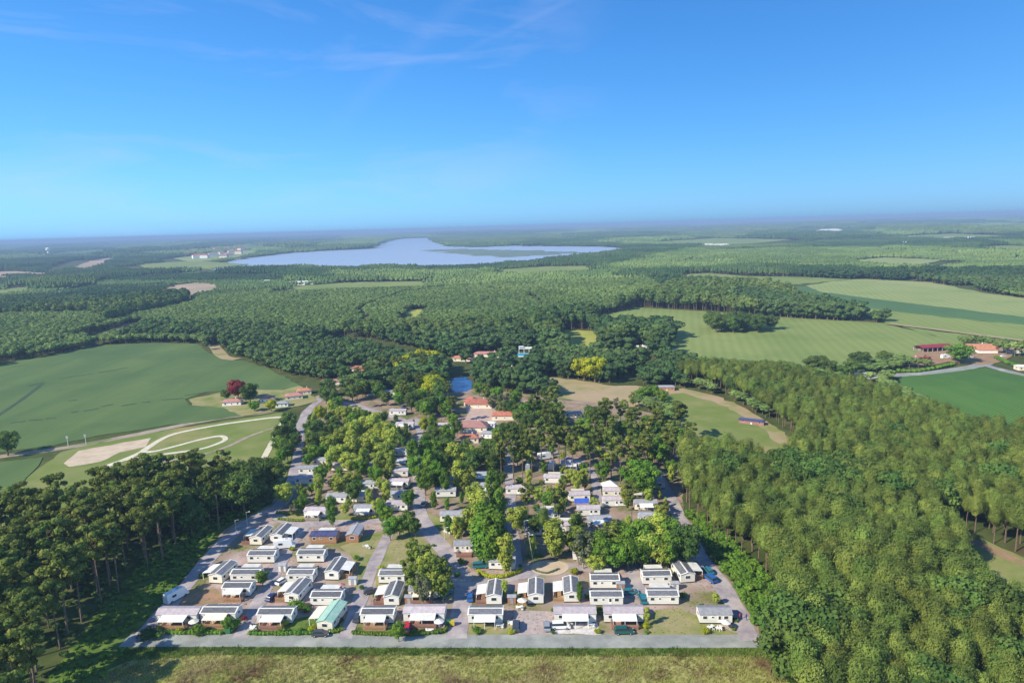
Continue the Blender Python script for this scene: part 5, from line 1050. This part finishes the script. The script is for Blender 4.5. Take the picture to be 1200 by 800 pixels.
for i in range(15):
    a = i*2.4; q = math.sqrt((i+.5)/15); x, y = G(865, 386.5); x += 30*q*math.cos(a); y += 26*q*math.sin(a)
    tree('oak', x, y, rng.uniform(13, 17), 1.2, 'dark tree of the round grove standing in the big light field', 'trees of the round grove in the field'); PLACED.append((x, y, 5))
PL = list(PLACED)
def thin(P, d, seeds=()):
    """drop points closer than d to one another or to what already stands"""
    out_ = []; cell = {}
    def ok(x, y, d):
        i, j = int(x//d), int(y//d)
        for a in (-1, 0, 1):
            for b in (-1, 0, 1):
                for q in cell.get((i+a, j+b), ()):
                    if (q[0]-x)**2+(q[1]-y)**2 < d*d: return False
        return True
    for q in seeds: cell.setdefault((int(q[0]//d), int(q[1]//d)), []).append(q)
    for x, y in P:
        if ok(x, y, d): out_.append((x, y)); cell.setdefault((int(x//d), int(y//d)), []).append((x, y))
    return np.array(out_).reshape(-1, 2)
def clear_of(P, m=1.2, h=10, wfac=.22, kf=1.0):
    P = np.asarray(P); ok = road_dist(P, m)
    for fx, fy, fr, _ in FOOT: ok &= np.hypot(P[:, 0]-fx, P[:, 1]-fy) > fr+1.2
    for i in range(len(P)):
        if not ok[i]: continue
        cx_, cy_ = proj(P[i, 0], P[i, 1], h*.62); sc = 800/math.hypot(P[i, 1], 1)
        for kx, ky, kr in KEEP:
            if abs(kx-cx_) < (kr*.8+h*wfac*sc)*(1 if ky < 440 else kf) and abs(ky-cy_) < h*.36*sc+3: ok[i] = False; break
    return P[ok]
# scattered campsite trees
zones = [('camp', [(335, 600), (345, 560), (352, 520), (372, 485), (480, 497), (480, 560), (480, 604), (440, 604), (340, 604)], 7.5, (('bright', .4, 9), ('broadbright', .35, 8), ('broadgreen', .17, 8), ('oak', .08, 8))),
 ('camp', [(502, 604), (500, 505), (545, 505), (590, 505), (598, 600), (598, 655), (560, 650), (530, 640)], 7.5, (('green', .3, 12), ('broadgreen', .3, 10), ('bright', .2, 10), ('oak', .2, 10))),
 ('camp', [(605, 655), (602, 600), (600, 525), (700, 505), (785, 520), (792, 560), (785, 600), (800, 630), (780, 645), (700, 655)], 8.5, (('pine', .4, 17), ('oak', .25, 9), ('broadgreen', .2, 9), ('broadbright', .15, 7))),
 ('camp', [(380, 478), (378, 440), (520, 440), (522, 470), (545, 500), (500, 495), (470, 485)], 6.5, (('pine', .3, 14), ('oak', .5, 11), ('broadgreen', .2, 10))),
 ('camp', [(585, 505), (597, 488), (640, 490), (700, 500), (770, 503), (806, 514), (820, 545), (800, 560), (700, 510), (650, 515)], 7.5, (('pine', .4, 18), ('oak', .4, 12), ('broadgreen', .2, 11)))]
scat = []
for _, poly, sp, mix in zones:
    PW = W(poly); a = np.array(PW); P = grid(a[:, 0].min(), a[:, 0].max(), a[:, 1].min(), a[:, 1].max(), sp); P = P[inside(P, PW)]; P = thin(P, sp*.62, PL)
    P = clear_of(P, 1.0, 11 if poly[0][1] < 505 else 10, .22, .5 if poly[0][1] < 505 else .9)
    for x, y in P:
        q = rng.uniform(); acc = 0
        for k, pr, h in mix:
            acc += pr
            if q <= acc: scat.append((k, x, y, h*rng.uniform(.7, 1.1))); break
for _, poly, sp, mix in zones[:3]:       # small garden trees and shrubs between the homes
    PW = W(poly); a = np.array(PW); P = grid(a[:, 0].min(), a[:, 0].max(), a[:, 1].min(), a[:, 1].max(), 5.2); P = P[inside(P, PW)]; P = thin(P, 3.4, PL+[(q[1], q[2]) for q in scat])
    P = clear_of(P, .6, 5)
    for x, y in P: scat.append((['broadbright', 'broadgreen', 'olive', 'green', 'bright'][rng.integers(0, 5)], x, y, rng.uniform(3.5, 7)))
scat.sort(key=lambda s: s[2]); nb = 0
restb = []
for k, x, y, h in scat:
    if k == 'pine' and False: pass
    if nb < 88 and k != 'pine':
        tree(k, x, y, h, .92, auto_label(k, x, y, h), 'trees scattered over the campsite'); nb += 1
    else: restb.append((k, x, y, h))
# the two pine woods beside the campsite
LW = W([(30, 1100), (54, 797), (128, 705), (172, 668), (213, 642), (250, 624), (288, 602), (318, 590), (332, 570), (342, 552), (334, 540, 12), (300, 528, 14), (240, 527, 17), (180, 533, 18), (125, 547, 18), (85, 562, 19), (40, 562, 19), (0, 570, 19), (-400, 620, 19), (-500, 1100)])
RW = W([(930, 1100), (926, 795), (912, 745), (915, 708), (892, 682), (868, 655), (845, 640), (828, 624), (806, 600), (800, 570), (803, 510, 12), (866, 520, 12), (908, 538, 12), (930, 538), (934, 515), (905, 493), (870, 472), (835, 458), (800, 452), (790, 440), (795, 421, 14), (850, 417, 14), (930, 424, 14), (985, 438, 14), (1035, 453, 14), (1100, 470, 14), (1150, 484, 14), (1200, 490, 14), (1500, 530, 14), (1700, 1100)])
EXCL += [LW, RW]
pines = []
P = grid(-260, 0, 20, 330, 5.9); P = P[inside(P, LW)]; P = P[inview(P, 20)]; P = P[road_dist(P, 1)]; P = thin(P, 4.2)
P = P[rng.uniform(size=len(P)) < .96]
for x, y in P:
    k = 'oak' if (x > -125 and y > 215 and rng.uniform() < .6) else 'pine'
    pines.append((x, y, rng.uniform(10, 15) if k == 'oak' else rng.uniform(16.5, 23.5) if y < 240 else rng.uniform(14, 19), k, 'L'))
DK = G(962, 580); P = grid(0, 520, 20, 640, 4.4, jit=.3); P = P[inside(P, RW)]; P = P[~inside(P, W(RIGHTC))]; P = P[inview(P, 14)]; P = P[road_dist(P, 1)]; P = thin(P, 2.9)
for x, y in P:
    q = noise.noise(Vector((x*.018, y*.018, 3)))
    h = 14.5+q*4.5+rng.uniform(-2.2, 2.2)
    dk = math.hypot(x-DK[0], y-DK[1]) < 17; uu_ = rng.uniform()
    if uu_ > .985: continue
    pines.append((x, y, h if not dk else rng.uniform(11, 15), 'oak' if dk or uu_ < .045 else 'plant', 'R'))
rank = sorted(range(len(pines)), key=lambda i: pines[i][0]**2+pines[i][1]**2+1e7*(not inview(np.array([pines[i][:2]]), 13, 0)[0]))
n_ind = 0; rest = []
cnt = {'L': 0, 'R': 0}
for i in rank:
    x, y, h, k, side = pines[i]
    if n_ind < 275 and k != 'oak' and cnt[side] < 150:
        n_ind += 1; cnt[side] += 1
        qx, qy = proj(x, y, h*.8)
        if side == 'L':
            lw = 'tall dark pine in the nearest bottom left part of the left wood' if qy > 690 and qx < 90 else 'tall bare trunked pine at the lane side edge of the left wood' if not inside(np.array([(x+11, y)]), LW)[0] else 'tall dark pine in the middle of the left wood' if qx > 90 else 'tall dark pine at the left picture edge in the left wood'
            tree('pine', x, y, h, rng.uniform(.9, 1.15), lw, 'pines in the left wood, '+lw.split(' pine ')[1])
        else:
            rw = 'olive green pine at the plantation edge above the scrub of the right lane' if not inside(np.array([(x-8, y)]), RW)[0] else 'olive green plantation pine at the bottom edge of the picture, right of the meadow' if qy > 735 and qx < 1060 else 'olive green plantation pine in the bottom right corner of the picture' if qx > 1060 and qy > 700 else 'olive green plantation pine in the right wood, between lane edge and bottom corner'
            tree('plant', x, y, h, rng.uniform(.95, 1.15), rw, 'pines in the right plantation, '+rw.split(' pine ')[1])
    else: rest.append(pines[i])
print('pines', len(pines), 'rest', len(rest), 'scattered', len(scat), cnt)
def to_rows(L, k, nv, h0, near):
    A = [(x, y) for x, y, h, kk, s in L if kk == k and (math.hypot(x, y) < 640) == near]; H_ = [h for x, y, h, kk, s in L if kk == k and (math.hypot(x, y) < 640) == near]
    if not A: return None
    A = np.array(A); H_ = np.array(H_)/h0; n = len(A)
    return np.stack([A[:, 0], A[:, 1], np.zeros(n), rng.uniform(0, 6.28, n), H_*rng.uniform(.95, 1.15, n), H_, rng.integers(0, nv, n)], 1)
for k, lod, near, nm in (('pine', 0, True, 'pine_wood'), ('pine', 1, False, 'pine_wood'), ('plant', 0, True, 'pine_plantation'), ('plant', 1, False, 'pine_plantation'), ('oak', 0, True, 'oak_wood'), ('oak', 1, False, 'oak_wood')):
    R_ = to_rows(rest, k, 3, KINDS[k][1], near)
    if R_ is not None: gn_scatter(nm, R_, [joined(k, v, lod) for v in range(3)], 'stuff', {'pine': 'rest of the dark pine wood left of the campsite', 'plant': 'rest of the olive green pine plantation right of the campsite', 'oak': 'dark broadleaf trees mixed into the pine plantation'}[k], 'wood')
for k in sorted({r_[0] for r_ in restb}):
    L = [r_ for r_ in restb if r_[0] == k]; n = len(L); H_ = np.array([l[3] for l in L])/KINDS[k][1]
    gn_scatter('campsite_wood', np.stack([[l[1] for l in L], [l[2] for l in L], np.zeros(n), rng.uniform(0, 6.28, n), H_, H_, rng.integers(0, 3, n)], 1), [joined(k, v, 0) for v in range(3)], 'stuff', 'tree group behind the campsite', 'wood')

# ------------------------------------------------------------------ the wooded country beyond
SP = [(rng.uniform(-1, 1), rng.uniform(-1, 1)) for _ in range(400)]
def stand(P, seed=0):
    """which kind of stand grows here: voronoi parcels a few hundred metres across"""
    o = np.zeros(len(P), int); u_ = np.zeros(len(P))
    for i, (x, y) in enumerate(P):
        s = 1/(170+.05*y); w_ = Vector((x*s*.8+.35*noise.noise(Vector((x*.004, y*.004, 0))), y*s*.8*.7+.35*noise.noise(Vector((x*.004, y*.004, 9))), 0))
        vv = noise.voronoi(w_, distance_metric='DISTANCE', exponent=2.5); q = vv[1][0]; ride = vv[0][1]-vv[0][0] < .018; D_ = None; v = noise.noise(q*7.3+Vector((.3, .7, .1)))*.5+.5; v = (v*97.3) % 1.0
        o[i] = 0 if v < .4 else (1 if v < .68 else 2); u_[i] = -1 if ride else (v*31.7) % 1
    return o, u_
DARKZ = [W([(140, 400), (175, 385), (300, 390), (430, 400), (520, 400), (640, 405), (700, 412), (790, 420), (830, 450), (780, 455), (690, 445), (600, 445), (560, 440), (440, 460), (375, 452), (345, 445), (290, 420), (262, 415), (235, 400)]),
         W([(700, 405), (700, 375), (760, 380), (790, 390), (786, 405), (745, 408)]), W([(860, 368), (862, 345), (900, 350), (1000, 365), (1040, 378), (900, 372)]), W([(100, 330), (300, 318), (420, 318), (640, 306), (735, 296), (800, 300), (760, 318), (560, 326), (400, 330), (260, 330)])]
LIGHTZ = [W([(-100, 400), (0, 374), (110, 372), (134, 390), (120, 402), (60, 415), (0, 426), (-100, 445)]), W([(300, 372), (420, 340), (560, 330), (760, 330), (790, 345), (700, 372), (600, 384), (450, 392), (330, 388)])]
LIGHTZ.append(W([(800, 296), (1000, 290), (1200, 298), (1300, 318), (1050, 320), (900, 314), (740, 322), (700, 318)])); LIGHTZ.append(W([(380, 322), (560, 318), (700, 322), (740, 332), (560, 336), (400, 336)]))
DARKZ.append(W([(880, 317), (1100, 321), (1300, 322), (1300, 345), (1200, 349), (1150, 342), (1090, 330), (1000, 326), (900, 323)])); DARKZ.append(W([(-50, 300), (100, 296), (260, 310), (200, 325), (-50, 335)])); DARKZ.append(W([(440, 352), (560, 348), (580, 362), (470, 366)]))
def country(y0, y1, sp, near):
    wd = y1*.86+80; P = grid(-wd, wd, y0, y1, sp); P = P[inview(P, 10, 50)]
    d = np.hypot(P[:, 0], P[:, 1]); P = P[(d >= y0) & (d < y1)] if False else P
    ok = np.ones(len(P), bool)
    for e_ in EXCL: ok &= ~inside(P, e_)
    ok &= ~inside(P, W(BMXG))
    P = P[ok]; ok = road_dist(P, sp*.5)
    for fx, fy, fr, _ in FOOT: ok &= np.hypot(P[:, 0]-fx, P[:, 1]-fy) > fr+3
    # do not stand in the sight line of a far house
    for kx, ky, kr in KEEP:
        if 1: 
            pass
    return P[ok]
near_open = W([(-300, 590), (60, 575), (60, 620), (-300, 700)])
P = country(330, 1150, 5.8, True)
P = P[P[:, 1] > 120]
ok = np.ones(len(P), bool)
PX = np.array([proj(x, y, 8) for x, y in P]); sc = 800/P[:, 1]
for kx, ky, kr in KEEP:
    if ky < 480: ok &= ~((np.abs(PX[:, 0]-kx) < kr*1.05+sc*2) & (PX[:, 1] > ky-3) & (PX[:, 1]-sc*6 < ky-1) & (PX[:, 1] < ky+22))
P = P[ok]
st, uu = stand(P)
for z in DARKZ: st[inside(P, z)] = 2
for z in LIGHTZ: st[inside(P, z)] = 1
rows = {0: [], 1: [], 2: []}
for (x, y), s_, u_ in zip(P, st, uu):
    if u_ < 0: continue
    hk = {0: 11+8*u_, 1: 6+6*u_, 2: 10+5*u_}[s_]*(rng.uniform(.9, 1.1) if s_ == 1 else rng.uniform(.7, 1.25))
    rows[s_].append((x, y, 0, rng.uniform(0, 6.28), hk, hk, rng.integers(0, 3)))
print('mid trees', [len(v) for v in rows.values()])
for s_, k, lm, nm, lb in ((0, 'plant', M_FPINE, 'pine_wood', 'pine woods between the fields and the lake'), (1, 'plant', M_FYOUNG, 'young_plantation', 'light green young plantations beyond the campsite'), (2, 'oak', M_FOAK, 'broadleaf_wood', 'dark broadleaf woods behind the campsite')):
    A = np.array(rows[s_], float); h0 = KINDS[k][1]; A[:, 4] /= h0; A[:, 5] /= h0; A[:, 4] = (1.2 if s_ == 1 else A[:, 4]*1.25)*rng.uniform(.85, 1.15, len(A))
    gn_scatter(nm, A, [joined(k, v, 1, lm) for v in range(3)], 'stuff', lb, 'wood')
for y0, y1, sp, R_, cnt_, sc_, sz_ in ((1150, 3300, 20, 15, 14, 1.0, 1.0), (3300, 7500, 62, 40, 15, 1.0, 1.5), (7500, 17000, 170, 105, 15, 1.0, 2.0)):
    P = country(y0, y1, sp, False); st, uu = stand(P)
    ok = np.ones(len(P), bool); PX = np.array([proj(x, y, 8) for x, y in P])
    for kx, ky, kr in KEEP:
        if ky < 345: ok &= ~((np.abs(PX[:, 0]-kx) < kr*.5) & (PX[:, 1] > ky-1) & (PX[:, 1] < ky+3.5))
    P = P[ok]; st = st[ok]; uu = uu[ok]
    if y0 == 1150:
        for z in DARKZ: st[inside(P, z)] = 2
        for z in LIGHTZ: st[inside(P, z)] = 1
    print('clumps', len(P))
    for s_, k, lm, nm in ((0, 'plant', M_FPINE, 'distant_pine_wood'), (1, 'plant', M_FYOUNG, 'distant_young_plantation'), (2, 'oak', M_FOAK, 'distant_broadleaf_wood')):
        Q = P[(st == s_) & (uu >= 0)]; uq = uu[(st == s_) & (uu >= 0)]; n = len(Q); hh = (.4+.9*uq)*sz_*(.7 if s_ == 1 else 1)*rng.uniform(.85, 1.15, n)
        if n: gn_scatter(nm, np.stack([Q[:, 0], Q[:, 1], np.zeros(n), rng.uniform(0, 6.28, n), np.full(n, sc_)*rng.uniform(.9, 1.15, n), hh, rng.integers(0, 3, n)], 1), [clump(k, v+int(y0/1000)*5, lm, R_, cnt_) if R_ < 20 else clump_far(k, v, lm, R_, cnt_) for v in range(3)], 'stuff', 'distant woodland stretching towards the horizon', 'woodland')

# ------------------------------------------------------------------ undergrowth and grass
def fill(name, poly, sp, kind, hs_, lb, lm=None, cat='undergrowth', nv=3, margin=.6, prob=1.0, extra=None):
    PW = poly; a = np.array(PW); P = grid(max(-200, a[:, 0].min()), min(250, a[:, 0].max()), max(70, a[:, 1].min()), min(360, a[:, 1].max()), sp); P = P[inside(P, PW)]; P = P[inview(P, 1, 30)]; P = P[road_dist(P, margin)]
    q = np.array([noise.noise(Vector((x*.09, y*.09, 5))) for x, y in P]) if len(P) else np.zeros(0); P = P[(q+rng.uniform(-.3, .3, len(P))) > (1-prob)*2-1 if prob < 1 else np.ones(len(P), bool)]
    if not len(P): return
    rs = np.random.default_rng(3); ms = []
    for v in range(nv):
        fn, h, lm0, bk, r0, n, sz = KINDS[kind]; b = MB(); leafy(b, fn(rs, h, 0), lm or lm0, 34, .2, rs, core=.9); ms.append(b.mesh(name+'_clump'))
    print(name, len(P)); gn_scatter(name, mass(P, 0, hs_, .45, nv), ms, 'stuff', lb, cat)
fill('undergrowth', W(LSCRUB), 2.0, 'bush', .42, 'fresh green scrub between the left wood and the lane', prob=.8)
fill('bracken', LW, 3.4, 'bushdark', .5, 'dark undergrowth beneath the left pines', prob=.8)
fill('undergrowth_edge', W(RSCRUB), 1.9, 'bush', .8, 'green scrub between the right lane and the plantation', prob=.9)
def tuft(rs, m, n=26, h=.42, sp=.55):
    b = MB(); vs = []; 
    for i in range(n):
        a = rs.uniform(0, 6.28); r_ = rs.uniform(0, sp); x, y = r_*math.cos(a), r_*math.sin(a); t = rs.uniform(0, 6.28); hh = h*rs.uniform(.5, 1.2); wv = .05
        dx, dy = math.cos(t)*wv, math.sin(t)*wv; lx, ly = rs.uniform(-.2, .2, 2)
        vs += [(x-dx, y-dy, 0), (x+dx, y+dy, 0), (x+lx, y+ly, hh)]
    b.add(vs, [(3*i, 3*i+1, 3*i+2) for i in range(n)], m); return b.mesh('grass_tuft')
M_TUFT = mat('meadow_grass_blades', (.28, .31, .07), (.42, .38, .16), scale=.07, rough=.9, spec=.05, world=True, obj_rand=.25, trans=.2, col3=(.17, .11, .05), scale3=.09, c3lo=.52, c3hi=.66)
M_TUFTG = mat('green_grass_blades', (.08, .15, .02), (.16, .22, .04), scale=.1, rough=.9, spec=.05, world=True, obj_rand=.25, trans=.2)
def grassfill(name, poly, sp, m, sc_, lb, patch=None):
    PW = W(poly); a = np.array(PW); P = grid(max(-120, a[:, 0].min()), min(90, a[:, 0].max()), max(85, a[:, 1].min()), min(240, a[:, 1].max()), sp); P = P[inside(P, PW)]; P = P[inview(P, 0, 30)]; P = P[road_dist(P, .25)]
    if patch is not None: P = P[np.array([noise.noise(Vector((x*.07, y*.07, 2)))+.4*noise.noise(Vector((x*.4, y*.4, 2))) for x, y in P]) > patch]
    if patch is not None:
        for fx, fy, fr, _ in FOOT: P = P[np.hypot(P[:, 0]-fx, P[:, 1]-fy) > fr]
    rs = np.random.default_rng(4); print(name, len(P)); gn_scatter(name, mass(P, 0, sc_, .4, 3, .03), [tuft(rs, m) for _ in range(3)], 'stuff', lb, 'grass')
grassfill('meadow_grass', MEADOW, .85, M_TUFT, 1.0, 'dry yellowish meadow grass along the bottom of the picture')
def keep_plots(P): return P
grassfill('plot_grass', [(160, 750), (262, 626), (322, 600), (350, 612), (440, 608), (480, 612), (498, 605), (545, 660), (640, 672), (740, 666), (800, 650), (822, 645), (866, 700), (890, 750)], 1.25, mat('plot_grass_blades', (.15, .19, .04), (.26, .27, .1), scale=.1, rough=.9, spec=.05, world=True, obj_rand=.25, trans=.2), .42, 'short patchy grass growing on the camping plots', patch=.02)
grassfill('verge_grass', [(120, 775), (150, 758), (895, 758.5), (900, 769), (600, 768), (250, 767), (150, 774)], .8, M_TUFTG, 1.1, 'green verge grass below the front road')

# ------------------------------------------------------------------ the air
hb = MB(); hb.box(-42000, 42000, -1500, 58000, -1.2, 106, M_HAZE := bpy.data.materials.new('haze_air'))
M_HAZE.use_nodes = True; nt = M_HAZE.node_tree; nt.nodes.clear(); o_ = N(nt, 'ShaderNodeOutputMaterial'); pv = N(nt, 'ShaderNodeVolumePrincipled')
pv.inputs['Color'].default_value = (.37, .54, .8, 1); pv.inputs['Density'].default_value = 1.45e-4; pv.inputs['Anisotropy'].default_value = 0.0
nt.links.new(pv.outputs[0], o_.inputs['Volume']); hz = hb.obj('haze'); hz['kind'] = 'stuff'
